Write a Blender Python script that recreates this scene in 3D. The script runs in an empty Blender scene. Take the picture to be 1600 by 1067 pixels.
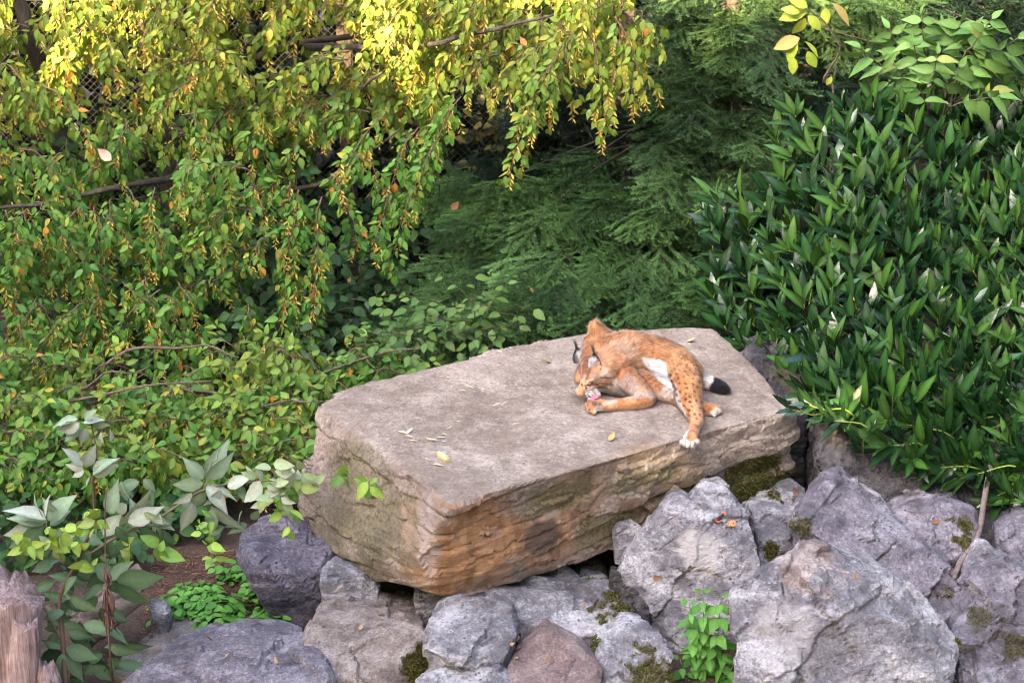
import bpy, bmesh, math, random
import numpy as np
from mathutils import Vector, Matrix

# ------------------------------------------------------------------ camera, sky, sun, exposure
scene = bpy.context.scene
C = scene.collection
PITCH = math.radians(24.0)
SLAB = 1.10                                   # height of the slab's top above the soil
DIST = 14.0
FPX = 3343.0                                  # focal length in photograph pixels (1600 wide)
CAM = np.array([0.0, -DIST * math.cos(PITCH), SLAB + DIST * math.sin(PITCH)])
FWD = np.array([0.0, math.cos(PITCH), -math.sin(PITCH)])
UPV = np.array([0.0, math.sin(PITCH), math.cos(PITCH)])
cd = bpy.data.cameras.new('camera'); cam = bpy.data.objects.new('camera', cd); C.objects.link(cam)
cam.location = CAM; cam.rotation_euler = (math.pi / 2 - PITCH, 0, 0)
cd.sensor_width = 36.0; cd.lens = 36.0 * FPX / 1600.0; cd.clip_end = 500.0; cd.clip_start = 0.1
cd.dof.use_dof = False; cd.dof.focus_distance = 13.4; cd.dof.aperture_fstop = 4.0
scene.camera = cam

SUN_EL, SUN_AZ = math.radians(35.0), (-0.6, -0.8)     # the sun stands behind and left of the viewer
world = bpy.data.worlds.new('World'); scene.world = world; world.use_nodes = True
wn = world.node_tree.nodes; wl = world.node_tree.links; wn.clear()
sky = wn.new('ShaderNodeTexSky'); sky.sky_type = 'NISHITA'; sky.sun_disc = False
sky.sun_elevation = SUN_EL; sky.sun_rotation = math.atan2(SUN_AZ[0], SUN_AZ[1])
sky.air_density = 0.7; sky.dust_density = 4.0; sky.ozone_density = 0.3
wb = wn.new('ShaderNodeBackground'); wb.inputs['Strength'].default_value = 0.15
wo = wn.new('ShaderNodeOutputWorld')
wl.new(sky.outputs[0], wb.inputs[0]); wl.new(wb.outputs[0], wo.inputs[0])
sd = bpy.data.lights.new('sun', 'SUN'); sun = bpy.data.objects.new('sun', sd); C.objects.link(sun)
sd.energy = 4.3; sd.angle = math.radians(0.6); sd.color = (1.0, 0.76, 0.38)
tosun = Vector((SUN_AZ[0] * math.cos(SUN_EL), SUN_AZ[1] * math.cos(SUN_EL), math.sin(SUN_EL)))
sun.rotation_euler = tosun.to_track_quat('Z', 'Y').to_euler(); sun.location = (-9, -12, 14)
scene.view_settings.view_transform = 'Standard'; scene.view_settings.look = 'None'
scene.view_settings.exposure = 3.45; scene.view_settings.gamma = 1.0
cy = scene.cycles if hasattr(scene, 'cycles') else None
scene.render.engine = 'CYCLES'
cy = scene.cycles
cy.max_bounces = 4; cy.diffuse_bounces = 1; cy.glossy_bounces = 2; cy.transmission_bounces = 3; cy.transparent_max_bounces = 4
cy.use_denoising = True; cy.filter_width = 1.1
cy.caustics_reflective = False; cy.caustics_refractive = False

# ------------------------------------------------------------------ helpers
def ray(px, py):
    return FWD * FPX + np.array([px - 800.0, 0, 0]) - UPV * (py - 533.5)
def PZ(px, py, z):                            # the point of the level z that stands at this place of the photograph
    r = ray(px, py); return CAM + r * ((z - CAM[2]) / r[2])
def PY(px, py, y):                            # the same on the upright plane y
    r = ray(px, py); return CAM + r * ((y - CAM[1]) / r[1])
def project(p):
    d = np.asarray(p, float) - CAM
    f = d @ FWD
    return 800 + FPX * d[..., 0] / f, 533.5 - FPX * (d @ UPV) / f, f

def hash3(ix, iy, iz, seed):
    with np.errstate(over='ignore'):
        h = (ix.astype(np.uint32) * np.uint32(374761393) + iy.astype(np.uint32) * np.uint32(668265263)
             + iz.astype(np.uint32) * np.uint32(2147483647 - 58) + np.uint32((seed * 974711 + 12345) & 0xffffffff))
        h = (h ^ (h >> np.uint32(13))) * np.uint32(1274126177)
        h = (h ^ (h >> np.uint32(16))) * np.uint32(2246822519)
        h = h ^ (h >> np.uint32(15))
    return h.astype(np.float64) / 4294967295.0
def vnoise(p, seed=0):
    i = np.floor(p).astype(np.int64); f = p - i; u = f * f * f * (f * (f * 6 - 15) + 10)
    o = 0
    for dx in (0, 1):
        wx = u[:, 0] if dx else 1 - u[:, 0]
        for dy in (0, 1):
            wy = u[:, 1] if dy else 1 - u[:, 1]
            for dz in (0, 1):
                wz = u[:, 2] if dz else 1 - u[:, 2]
                o = o + wx * wy * wz * hash3(i[:, 0] + dx, i[:, 1] + dy, i[:, 2] + dz, seed)
    return o * 2 - 1
def fbm(p, octv=4, seed=0, gain=0.5):
    s = 0; a = 1.0; t = 0
    for k in range(octv):
        s = s + a * vnoise(p * 2.03 ** k + 17.3 * k, seed + k); t += a; a *= gain
    return s / t
def worley(p, seed=0):
    i = np.floor(p).astype(np.int64); f1 = np.full(len(p), 9.0); f2 = f1.copy(); idv = np.zeros(len(p))
    for dx in (-1, 0, 1):
        for dy in (-1, 0, 1):
            for dz in (-1, 0, 1):
                c = i + np.array([dx, dy, dz])
                h = [hash3(c[:, 0], c[:, 1], c[:, 2], seed + k) for k in (1, 2, 3)]
                d = np.sqrt(sum((c[:, k] + h[k] - p[:, k]) ** 2 for k in range(3)))
                near = d < f1
                f2 = np.where(near, f1, np.minimum(f2, d)); idv = np.where(near, h[0], idv); f1 = np.where(near, d, f1)
    return f1, f2, idv
def sstep(a, b, x):
    t = np.clip((x - a) / (b - a), 0, 1); return t * t * (3 - 2 * t)

def fast_mesh(name, V, loops, sizes, smooth=True, col=None):
    V = np.ascontiguousarray(V, np.float32); loops = np.asarray(loops, np.int32); sizes = np.asarray(sizes, np.int32)
    m = bpy.data.meshes.new(name)
    m.vertices.add(len(V)); m.vertices.foreach_set('co', V.ravel())
    m.loops.add(len(loops)); m.loops.foreach_set('vertex_index', loops)
    st = np.concatenate([[0], np.cumsum(sizes)[:-1]]).astype(np.int32)
    m.polygons.add(len(sizes)); m.polygons.foreach_set('loop_start', st)
    if smooth: m.polygons.foreach_set('use_smooth', np.ones(len(sizes), bool))
    m.update(calc_edges=True)
    if col is not None: set_col(m, col)
    return m
def set_col(m, col, name='Col'):
    col = np.asarray(col, np.float32)
    if col.shape[1] == 3: col = np.hstack([col, np.ones((len(col), 1), np.float32)])
    a = m.attributes.get(name) or m.attributes.new(name, 'FLOAT_COLOR', 'POINT')
    a.data.foreach_set('color', np.ascontiguousarray(col).ravel())
def get_co(m):
    a = np.empty(len(m.vertices) * 3, np.float32); m.vertices.foreach_get('co', a); return a.reshape(-1, 3).astype(np.float64)
def get_no(m):
    a = np.empty(len(m.vertices) * 3, np.float32); m.vertex_normals.foreach_get('vector', a); return a.reshape(-1, 3).astype(np.float64)
def set_co(m, V):
    m.vertices.foreach_set('co', np.ascontiguousarray(V, np.float32).ravel()); m.update()

def obj(name, mesh, mat=None, parent=None, loc=None):
    """link one mesh object; a mesh in world coordinates is moved so that its origin lies at loc"""
    o = bpy.data.objects.new(name, mesh); C.objects.link(o)
    if mat is not None and not len(mesh.materials): mesh.materials.append(mat)
    if parent is not None:
        o.parent = parent
    return o
def tag(o, label=None, cat=None, group=None, kind=None):
    if label: o['label'] = label
    if cat: o['category'] = cat
    if group: o['group'] = group
    if kind: o['kind'] = kind
    return o
def thing(name, label, cat, loc=(0, 0, 0), group=None):
    o = bpy.data.objects.new(name, None); C.objects.link(o); o.location = loc; o.empty_display_size = 0.2
    return tag(o, label, cat, group)
def rebase(m, base):                          # world-space mesh -> local about its base point
    set_co(m, get_co(m) - np.asarray(base)); return m
def nrm(v):
    v = np.asarray(v, float); return v / max(np.linalg.norm(v), 1e-9)

def tube(path, rad, sides=6, cap=True):
    """verts, loops, sizes of a tube along path"""
    path = np.asarray(path, float); n = len(path); rad = np.broadcast_to(np.asarray(rad, float), (n,))
    T = np.gradient(path, axis=0); T /= np.maximum(np.linalg.norm(T, axis=1, keepdims=True), 1e-9)
    ref = np.array([0.0, 0, 1]) if abs(T[0, 2]) < 0.9 else np.array([1.0, 0, 0])
    V = []
    a = np.linspace(0, 2 * math.pi, sides, endpoint=False)
    u = nrm(np.cross(T[0], ref))
    for k in range(n):
        u = nrm(u - T[k] * (u @ T[k])); w = np.cross(T[k], u)
        V.append(path[k] + rad[k] * (np.cos(a)[:, None] * u + np.sin(a)[:, None] * w))
    V = np.vstack(V); L = []; S = []
    for k in range(n - 1):
        for j in range(sides):
            j2 = (j + 1) % sides
            L += [k * sides + j, k * sides + j2, (k + 1) * sides + j2, (k + 1) * sides + j]; S.append(4)
    if cap:
        L += list(range(sides))[::-1]; S.append(sides)
        L += [(n - 1) * sides + j for j in range(sides)]; S.append(sides)
    return V, L, S
class Bag:                                    # gathers pieces of ONE part into a single mesh
    def __init__(s): s.V = []; s.L = []; s.S = []; s.c = []; s.n = 0
    def add(s, VLS, col=None):
        V, L, S = VLS
        s.V.append(np.asarray(V, float)); s.L.append(np.asarray(L, np.int64) + s.n); s.S.append(np.asarray(S)); s.n += len(V)
        if col is not None: s.c.append(np.broadcast_to(np.asarray(col, float), (len(V), 3)))
    def mesh(s, name, smooth=True):
        return fast_mesh(name, np.vstack(s.V), np.concatenate(s.L), np.concatenate(s.S), smooth, np.vstack(s.c) if s.c else None)
def bez(pts, n):
    """smooth curve through points (Catmull-Rom)"""
    P = [np.asarray(p, float) for p in pts]
    if len(P) == 2: return np.array([P[0] + (P[1] - P[0]) * t for t in np.linspace(0, 1, n)])
    P = [2 * P[0] - P[1]] + P + [2 * P[-1] - P[-2]]
    out = []; segs = len(P) - 3
    for t in np.linspace(0, segs, n):
        k = min(int(t), segs - 1); u = t - k; a, b, c, d = P[k:k + 4]
        out.append(0.5 * (2 * b + (c - a) * u + (2 * a - 5 * b + 4 * c - d) * u * u + (3 * b - a - 3 * c + d) * u ** 3))
    return np.array(out)
def wobble(path, amp, seed):
    path = np.asarray(path, float); t = np.arange(len(path))[:, None] * 0.37 + seed * 3.1
    n = np.hstack([vnoise(np.hstack([t + 9.1 * k, t * 0 + k, t * 0]), seed) [:, None] for k in range(3)])
    return path + n * amp

# ------------------------------------------------------------------ materials
MATS = {}
def nodes_of(name):
    m = bpy.data.materials.new(name); m.use_nodes = True; nt = m.node_tree; nt.nodes.clear()
    out = nt.nodes.new('ShaderNodeOutputMaterial'); MATS[name] = m
    return m, nt, out
def N(nt, typ, **kw):
    n = nt.nodes.new(typ)
    for k, v in kw.items():
        if k.startswith('i_'):
            n.inputs[k[2:].replace('_', ' ')].default_value = v
        else: setattr(n, k, v)
    return n
def ramp(nt, src, stops):
    r = nt.nodes.new('ShaderNodeValToRGB'); e = r.color_ramp.elements
    while len(e) < len(stops): e.new(0.5)
    for k, (p, c) in enumerate(stops):
        e[k].position = p; e[k].color = (c, c, c, 1) if isinstance(c, (int, float)) else (*c, 1)
    nt.links.new(src, r.inputs[0]); return r.outputs[0]
def noise(nt, vec, scale, detail=6, rough=0.6, dist=0.0):
    n = nt.nodes.new('ShaderNodeTexNoise'); n.inputs['Scale'].default_value = scale; n.inputs['Detail'].default_value = detail
    n.inputs['Roughness'].default_value = rough; n.inputs['Distortion'].default_value = dist
    nt.links.new(vec, n.inputs['Vector']); return n.outputs[0]
def mix(nt, fac, a, b, mode='MIX'):
    m = nt.nodes.new('ShaderNodeMix'); m.data_type = 'RGBA'; m.blend_type = mode
    for sock, v in ((m.inputs['Factor'], fac), (m.inputs[6], a), (m.inputs[7], b)):
        if isinstance(v, (int, float)): sock.default_value = v
        elif isinstance(v, tuple): sock.default_value = (*v, 1)
        else: nt.links.new(v, sock)
    return m.outputs[2]
def math_n(nt, op, a, b=0.0):
    m = nt.nodes.new('ShaderNodeMath'); m.operation = op
    for k, v in enumerate((a, b)):
        if isinstance(v, (int, float)): m.inputs[k].default_value = v
        else: nt.links.new(v, m.inputs[k])
    return m.outputs[0]

def rock_mat(name, c_dark, c_mid, c_pale, speck=0.5, vein=0.35, scale=1.0, strata=0.0, bump=0.9):
    m, nt, out = nodes_of(name); g = N(nt, 'ShaderNodeNewGeometry'); pos = g.outputs['Position']
    big = noise(nt, pos, 2.2 * scale, 5, 0.62, 0.6)
    mid = noise(nt, pos, 8 * scale, 9, 0.74, 0.1)
    fine = noise(nt, pos, 60 * scale, 6, 0.7)
    col = mix(nt, ramp(nt, big, [(0.33, 0.0), (0.66, 1.0)]), c_dark, c_mid)
    col = mix(nt, ramp(nt, mid, [(0.5, 0.0), (0.68, 0.8)]), col, c_pale)
    col = mix(nt, ramp(nt, mid, [(0.30, 0.9), (0.47, 0.0)]), col, tuple(x * 0.5 for x in c_dark))
    # pale veins
    mp = N(nt, 'ShaderNodeMapping'); mp.inputs['Rotation'].default_value = (0.5, 0.35, 0.6); mp.inputs['Scale'].default_value = (1.0, 1.0, 3.0)
    nt.links.new(pos, mp.inputs[0])
    v = noise(nt, mp.outputs[0], 2.6 * scale, 9, 0.72, 0.3)
    vm = ramp(nt, v, [(0.50, 0.0), (0.60, vein * 0.8), (0.72, vein)])
    col = mix(nt, vm, col, tuple(min(1, x * 1.35 + 0.06) for x in c_pale))
    # crusty lichen spots and dark pits
    vo = N(nt, 'ShaderNodeTexVoronoi'); vo.inputs['Scale'].default_value = 26 * scale; nt.links.new(pos, vo.inputs['Vector'])
    pit = math_n(nt, 'MULTIPLY', ramp(nt, vo.outputs['Distance'], [(0.12, 1.0), (0.3, 0.0)]), ramp(nt, mid, [(0.48, 0.0), (0.6, speck)]))
    col = mix(nt, pit, col, tuple(x * 0.32 for x in c_dark))
    lich = math_n(nt, 'MULTIPLY', ramp(nt, noise(nt, pos, 38 * scale, 6, 0.75), [(0.54, 0.0), (0.64, 0.7)]), ramp(nt, big, [(0.42, 0.0), (0.6, 1.0)]))
    col = mix(nt, lich, col, tuple(min(1, x * 1.25 + 0.05) for x in c_pale))
    col = mix(nt, ramp(nt, fine, [(0.34, 0.6), (0.55, 0.0)]), col, tuple(x * 0.5 for x in c_dark))
    # stains worked out per vertex: r rust, g moss and algae, b pale bare stone, alpha darkening
    at = N(nt, 'ShaderNodeAttribute', attribute_name='Col'); sep = N(nt, 'ShaderNodeSeparateColor'); nt.links.new(at.outputs['Color'], sep.inputs[0])
    rust = mix(nt, ramp(nt, mid, [(0.35, 0.0), (0.62, 1.0)]), (0.20, 0.085, 0.032), (0.48, 0.25, 0.10))
    col = mix(nt, sep.outputs[0], col, rust)
    alg = mix(nt, ramp(nt, fine, [(0.35, 0.0), (0.6, 1.0)]), (0.030, 0.030, 0.010), (0.15, 0.135, 0.05))
    col = mix(nt, sep.outputs[1], col, alg)
    col = mix(nt, sep.outputs[2], col, (0.55, 0.5, 0.48))
    col = mix(nt, at.outputs['Alpha'], (0.035, 0.028, 0.028), col)
    b = N(nt, 'ShaderNodeBsdfPrincipled'); b.inputs['Roughness'].default_value = 0.82; b.inputs['Specular IOR Level'].default_value = 0.3
    nt.links.new(col, b.inputs['Base Color'])
    hgt = math_n(nt, 'ADD', math_n(nt, 'MULTIPLY', mid, 1.0), math_n(nt, 'MULTIPLY', fine, 0.35))
    hgt = math_n(nt, 'ADD', hgt, math_n(nt, 'MULTIPLY', noise(nt, mp.outputs[0], 10 * scale, 9, 0.72, 0.2), 0.9 + strata))
    bp = N(nt, 'ShaderNodeBump'); bp.inputs['Strength'].default_value = bump; bp.inputs['Distance'].default_value = 0.045
    nt.links.new(hgt, bp.inputs['Height']); nt.links.new(bp.outputs[0], b.inputs['Normal']); nt.links.new(b.outputs[0], out.inputs[0])
    return m

def leaf_mat(name, rough=0.5, trans=0.3, spec=0.4, vein=0.25, tint=(1, 1, 1), mott=0.25):
    m, nt, out = nodes_of(name)
    at = N(nt, 'ShaderNodeAttribute', attribute_name='Col'); g = N(nt, 'ShaderNodeNewGeometry')
    nz = noise(nt, g.outputs['Position'], 45, 3, 0.6)
    col = mix(nt, ramp(nt, nz, [(0.3, mott), (0.6, 0.0)]), at.outputs['Color'], mix(nt, 1.0, at.outputs['Color'], (0.55, 0.6, 0.5), 'MULTIPLY'))
    b = N(nt, 'ShaderNodeBsdfPrincipled'); b.inputs['Roughness'].default_value = rough; b.inputs['Specular IOR Level'].default_value = spec
    nt.links.new(col, b.inputs['Base Color'])
    bp = N(nt, 'ShaderNodeBump'); bp.inputs['Strength'].default_value = 0.25; bp.inputs['Distance'].default_value = 0.01
    nt.links.new(nz, bp.inputs['Height']); nt.links.new(bp.outputs[0], b.inputs['Normal'])
    if trans > 0:
        t = N(nt, 'ShaderNodeBsdfTranslucent'); nt.links.new(mix(nt, 1.0, col, (1.25, 1.15, 0.55), 'MULTIPLY'), t.inputs[0])
        ms = N(nt, 'ShaderNodeMixShader'); ms.inputs[0].default_value = trans
        nt.links.new(b.outputs[0], ms.inputs[1]); nt.links.new(t.outputs[0], ms.inputs[2]); nt.links.new(ms.outputs[0], out.inputs[0])
    else: nt.links.new(b.outputs[0], out.inputs[0])
    return m
def bark_mat(name, c1, c2, scale=1.0, stretch=(1, 1, 0.15), bump=0.6):
    m, nt, out = nodes_of(name); g = N(nt, 'ShaderNodeNewGeometry')
    mp = N(nt, 'ShaderNodeMapping'); mp.inputs['Scale'].default_value = stretch; nt.links.new(g.outputs['Position'], mp.inputs[0])
    nz = noise(nt, mp.outputs[0], 40 * scale, 8, 0.7, 0.4); n2 = noise(nt, g.outputs['Position'], 6 * scale, 4, 0.6)
    col = mix(nt, ramp(nt, nz, [(0.35, 0.0), (0.65, 1.0)]), c1, c2)
    col = mix(nt, ramp(nt, n2, [(0.45, 0.0), (0.7, 0.5)]), col, tuple(x * 0.5 for x in c1))
    b = N(nt, 'ShaderNodeBsdfPrincipled'); b.inputs['Roughness'].default_value = 0.85; nt.links.new(col, b.inputs['Base Color'])
    bp = N(nt, 'ShaderNodeBump'); bp.inputs['Strength'].default_value = bump; bp.inputs['Distance'].default_value = 0.02
    nt.links.new(nz, bp.inputs['Height']); nt.links.new(bp.outputs[0], b.inputs['Normal']); nt.links.new(b.outputs[0], out.inputs[0])
    return m
def vcol_mat(name, rough=0.8, spec=0.2, sheen=0.0, metal=0.0):
    m, nt, out = nodes_of(name)
    at = N(nt, 'ShaderNodeAttribute', attribute_name='Col')
    b = N(nt, 'ShaderNodeBsdfPrincipled'); b.inputs['Roughness'].default_value = rough; b.inputs['Specular IOR Level'].default_value = spec
    b.inputs['Sheen Weight'].default_value = sheen; b.inputs['Metallic'].default_value = metal
    nt.links.new(at.outputs['Color'], b.inputs['Base Color']); nt.links.new(b.outputs[0], out.inputs[0])
    return m

M_SLAB = rock_mat('slab_stone', (0.225, 0.168, 0.132), (0.335, 0.262, 0.212), (0.45, 0.375, 0.31), speck=0.6, vein=0.3, scale=0.8, strata=0.3, bump=0.6)
M_GREY = rock_mat('grey_limestone', (0.150, 0.138, 0.150), (0.31, 0.288, 0.305), (0.56, 0.53, 0.535), speck=0.9, vein=0.7)
M_PURP = rock_mat('violet_grey_stone', (0.130, 0.112, 0.132), (0.25, 0.22, 0.25), (0.45, 0.41, 0.44), speck=1.0, vein=0.5)
M_VIOL = rock_mat('dark_violet_stone', (0.070, 0.060, 0.078), (0.150, 0.130, 0.165), (0.30, 0.27, 0.31), speck=1.0, vein=0.5)
M_TAN = rock_mat('tan_stone', (0.21, 0.165, 0.14), (0.36, 0.29, 0.25), (0.52, 0.45, 0.41), speck=0.6, vein=0.4)
M_RED = rock_mat('reddish_stone', (0.17, 0.118, 0.11), (0.275, 0.195, 0.182), (0.40, 0.31, 0.29), speck=0.5, vein=0.3)
M_DARK = rock_mat('dark_stone', (0.032, 0.027, 0.027), (0.075, 0.064, 0.066), (0.19, 0.17, 0.168), speck=1.0, vein=0.4)  # own dark tone, deepened further for the shade these rocks lie in
# ------------------------------------------------------------------ ground
def ground_z(x, y):
    x = np.asarray(x, float); y = np.asarray(y, float)
    back = -0.85 * sstep(0.3, 4.6, y) - 0.25 * sstep(5, 12, y)
    heap = 0.10 * sstep(-1.2, 0.4, x) * sstep(0.8, -1.2, y)
    p = np.stack([x, y, x * 0], -1).reshape(-1, 3)
    b = (fbm(p * 0.7, 3, 5) * 0.10 + fbm(p * 4, 3, 9) * 0.018).reshape(x.shape)
    return back + heap + b * sstep(60, 20, np.hypot(x, y))
def build_ground():
    a = np.concatenate([[-400, -150, -60, -30, -18, -12], np.linspace(-8, 8, 200), [12, 18, 30, 60, 150, 400]])
    bq = np.concatenate([[-400, -150, -60, -30, -16, -9, -6], np.linspace(-4, 14, 220), [18, 25, 40, 80, 150, 400]])
    X, Y = np.meshgrid(a, bq); Z = ground_z(X.ravel(), Y.ravel())
    V = np.stack([X.ravel(), Y.ravel(), Z], -1); nx = len(a); i = np.arange(len(bq) - 1)[:, None] * nx + np.arange(nx - 1)
    F = np.stack([i, i + 1, i + nx + 1, i + nx], -1).reshape(-1)
    me = fast_mesh('ground', V, F, np.full(len(F) // 4, 4))
    m, nt, out = nodes_of('soil'); g = N(nt, 'ShaderNodeNewGeometry'); pos = g.outputs['Position']
    n1 = noise(nt, pos, 7, 8, 0.7); n2 = noise(nt, pos, 55, 5, 0.7, 1.0)
    col = mix(nt, ramp(nt, n1, [(0.35, 0.0), (0.65, 1.0)]), (0.030, 0.018, 0.012), (0.095, 0.055, 0.036))
    col = mix(nt, ramp(nt, n2, [(0.5, 0.0), (0.64, 0.7)]), col, (0.19, 0.115, 0.075))
    b = N(nt, 'ShaderNodeBsdfPrincipled'); b.inputs['Roughness'].default_value = 0.95; nt.links.new(col, b.inputs['Base Color'])
    bp = N(nt, 'ShaderNodeBump'); bp.inputs['Strength'].default_value = 0.8; bp.inputs['Distance'].default_value = 0.03
    nt.links.new(n2, bp.inputs['Height']); nt.links.new(bp.outputs[0], b.inputs['Normal']); nt.links.new(b.outputs[0], out.inputs[0])
    o = obj('ground', me, m); tag(o, 'dark brown leaf strewn soil under the rocks and shrubs', None, None, 'structure')
build_ground()

# ------------------------------------------------------------------ rocks
def remeshed(bm, voxel, smooth=2, name='tmp'):
    m = bpy.data.meshes.new(name); bm.to_mesh(m); bm.free()
    o = bpy.data.objects.new(name, m); C.objects.link(o)
    r = o.modifiers.new('r', 'REMESH'); r.mode = 'VOXEL'; r.voxel_size = voxel; r.adaptivity = 0
    if smooth:
        s = o.modifiers.new('s', 'SMOOTH'); s.factor = 0.5; s.iterations = smooth
    dg = bpy.context.evaluated_depsgraph_get(); ev = o.evaluated_get(dg)
    me = bpy.data.meshes.new_from_object(ev); bpy.data.objects.remove(o); bpy.data.meshes.remove(m)
    me.materials.clear()
    return me
def hull_into(bm, pts):
    vs = [bm.verts.new(p) for p in pts]
    r = bmesh.ops.convex_hull(bm, input=vs)
    junk = [v for v in vs if not v.link_faces]
    if junk: bmesh.ops.delete(bm, geom=junk, context='VERTS')
def chop(bm, seed, n, keep=0.86):
    rng = random.Random(seed); P = np.array([v.co[:] for v in bm.verts]); c = P.mean(0)
    for k in range(n):
        d = np.array([rng.gauss(0, 1), rng.gauss(0, 1), rng.gauss(0, 1)]); d /= np.linalg.norm(d)
        h = ((np.array([v.co[:] for v in bm.verts]) - c) @ d).max()
        g = bm.verts[:] + bm.edges[:] + bm.faces[:]
        r = bmesh.ops.bisect_plane(bm, geom=g, plane_co=c + d * h * rng.uniform(keep, 0.97), plane_no=d, clear_outer=True)
        ed = [e for e in r['geom_cut'] if isinstance(e, bmesh.types.BMEdge)]
        if ed: bmesh.ops.contextual_create(bm, geom=ed)
def terr(q, n):
    t = q * n; f = np.floor(t); u = t - f; return (f + sstep(0.25, 0.75, u)) / n - q
def facets(p, cell, tilt, seed):
    """broken stone: every cell of a jittered lattice gets its own tilted plane, so faces meet in edges and small steps"""
    q = p / cell; i = np.floor(q).astype(np.int64); f1 = np.full(len(q), 9.0); best = np.zeros((len(q), 3)); cc = np.zeros((len(q), 3), np.int64)
    for dx in (-1, 0, 1):
        for dy in (-1, 0, 1):
            for dz in (-1, 0, 1):
                c = i + np.array([dx, dy, dz]); h = np.stack([hash3(c[:, 0], c[:, 1], c[:, 2], seed + k) for k in (1, 2, 3)], -1)
                v = q - (c + h); d = np.linalg.norm(v * np.array([1.0, 1.0, 1.5]), axis=1); m = d < f1; f1[m] = d[m]; best[m] = v[m]; cc[m] = c[m]
    r = np.stack([hash3(cc[:, 0], cc[:, 1], cc[:, 2], seed + k) for k in (7, 8, 9)], -1) * 2 - 1
    return (best * r).sum(1) * cell * tilt + (r[:, 0] * 0.5) * cell * tilt * 0.35
def rough_up(me, seed, amp=0.02, crack=0.012, chip=0.02, strata=None, scale=1.0):
    V = get_co(me); Nn = get_no(me); p = V * scale
    w = p + 0.05 * np.stack([fbm(p * 4, 3, seed + 11), fbm(p * 4, 3, seed + 12), fbm(p * 4, 3, seed + 13)], -1)
    k = chip / 0.028
    d = fbm(p * 2.2, 5, seed) * amp * 0.55 + fbm(p * 10, 4, seed + 40, 0.65) * amp * 0.4
    d += facets(w, 0.42, 0.10 * k, seed) + facets(w, 0.17, 0.11 * k, seed + 20) + facets(w, 0.07, 0.08 * k, seed + 30)
    q = fbm(p * 3.1 + 50, 3, seed + 7); d += terr(q, 4) * chip * 1.2
    dirt = 0.6 * sstep(0.25, 0.6, -fbm(p * 5, 4, seed + 90, 0.7) ) * sstep(0.0, 0.5, vnoise(p * 1.6, seed + 91))
    if strata is not None:
        dirv, freq, sa = strata
        t = (V @ nrm(dirv)) * freq + fbm(p * 1.3, 4, seed + 3) * 0.9
        fl = np.floor(t); s = t - fl; z0 = np.zeros(len(t), np.int64); lay = hash3(fl.astype(np.int64), z0, z0, seed)
        brk = sstep(-0.2, 0.3, vnoise(p * 2.2, seed + 8))
        d += sa * (lay - 0.5) * brk + sa * 0.5 * (0.5 - s) * brk
        dirt = np.maximum(dirt, 0.5 * brk * sstep(0.10, 0.0, s))
    set_co(me, V + Nn * d[:, None])
    return np.clip(dirt, 0, 0.7)
def back_points(pts, depth, drop):
    """the far half of a rock: its outline pushed away from the viewer and down to the ground"""
    P = np.array(pts); c = P.mean(0); out = []
    for p in P:
        q = c + (p - c) * 0.8; q[1] = p[1] + depth; q[2] = p[2] - drop; out.append(q)
    return out
ROCKS = {}
def moss_blades(me, mask, n, seed, L=0.018):
    """short moss tufts standing where mask says so, as triangles with their own colours"""
    rng = np.random.default_rng(seed); V = get_co(me); Nn = get_no(me)
    idx = rng.choice(len(V), size=n, p=mask / mask.sum())
    p = V[idx] + rng.normal(0, 0.006, (n, 3)); nn = Nn[idx] + rng.normal(0, 0.55, (n, 3)); nn /= np.linalg.norm(nn, axis=1, keepdims=True)
    s = np.cross(nn, rng.normal(0, 1, (n, 3))); s /= np.linalg.norm(s, axis=1, keepdims=True)
    l = L * rng.uniform(0.5, 1.3, (n, 1)); w = 0.0045
    T = np.stack([p - s * w - nn * 0.006, p + s * w - nn * 0.006, p + nn * l], 1).reshape(-1, 3)
    a = rng.random((n, 1)); col = (1 - a) * np.array([0.035, 0.035, 0.012]) + a * np.array([0.15, 0.16, 0.035])
    br = rng.random((n, 1)) < 0.25; col = np.where(br, np.array([0.10, 0.06, 0.025]), col)
    return fast_mesh('moss', T, np.arange(3 * n), np.full(n, 3), False, np.repeat(col, 3, 0))
M_MOSS = vcol_mat('moss', 0.9, 0.1)
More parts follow.
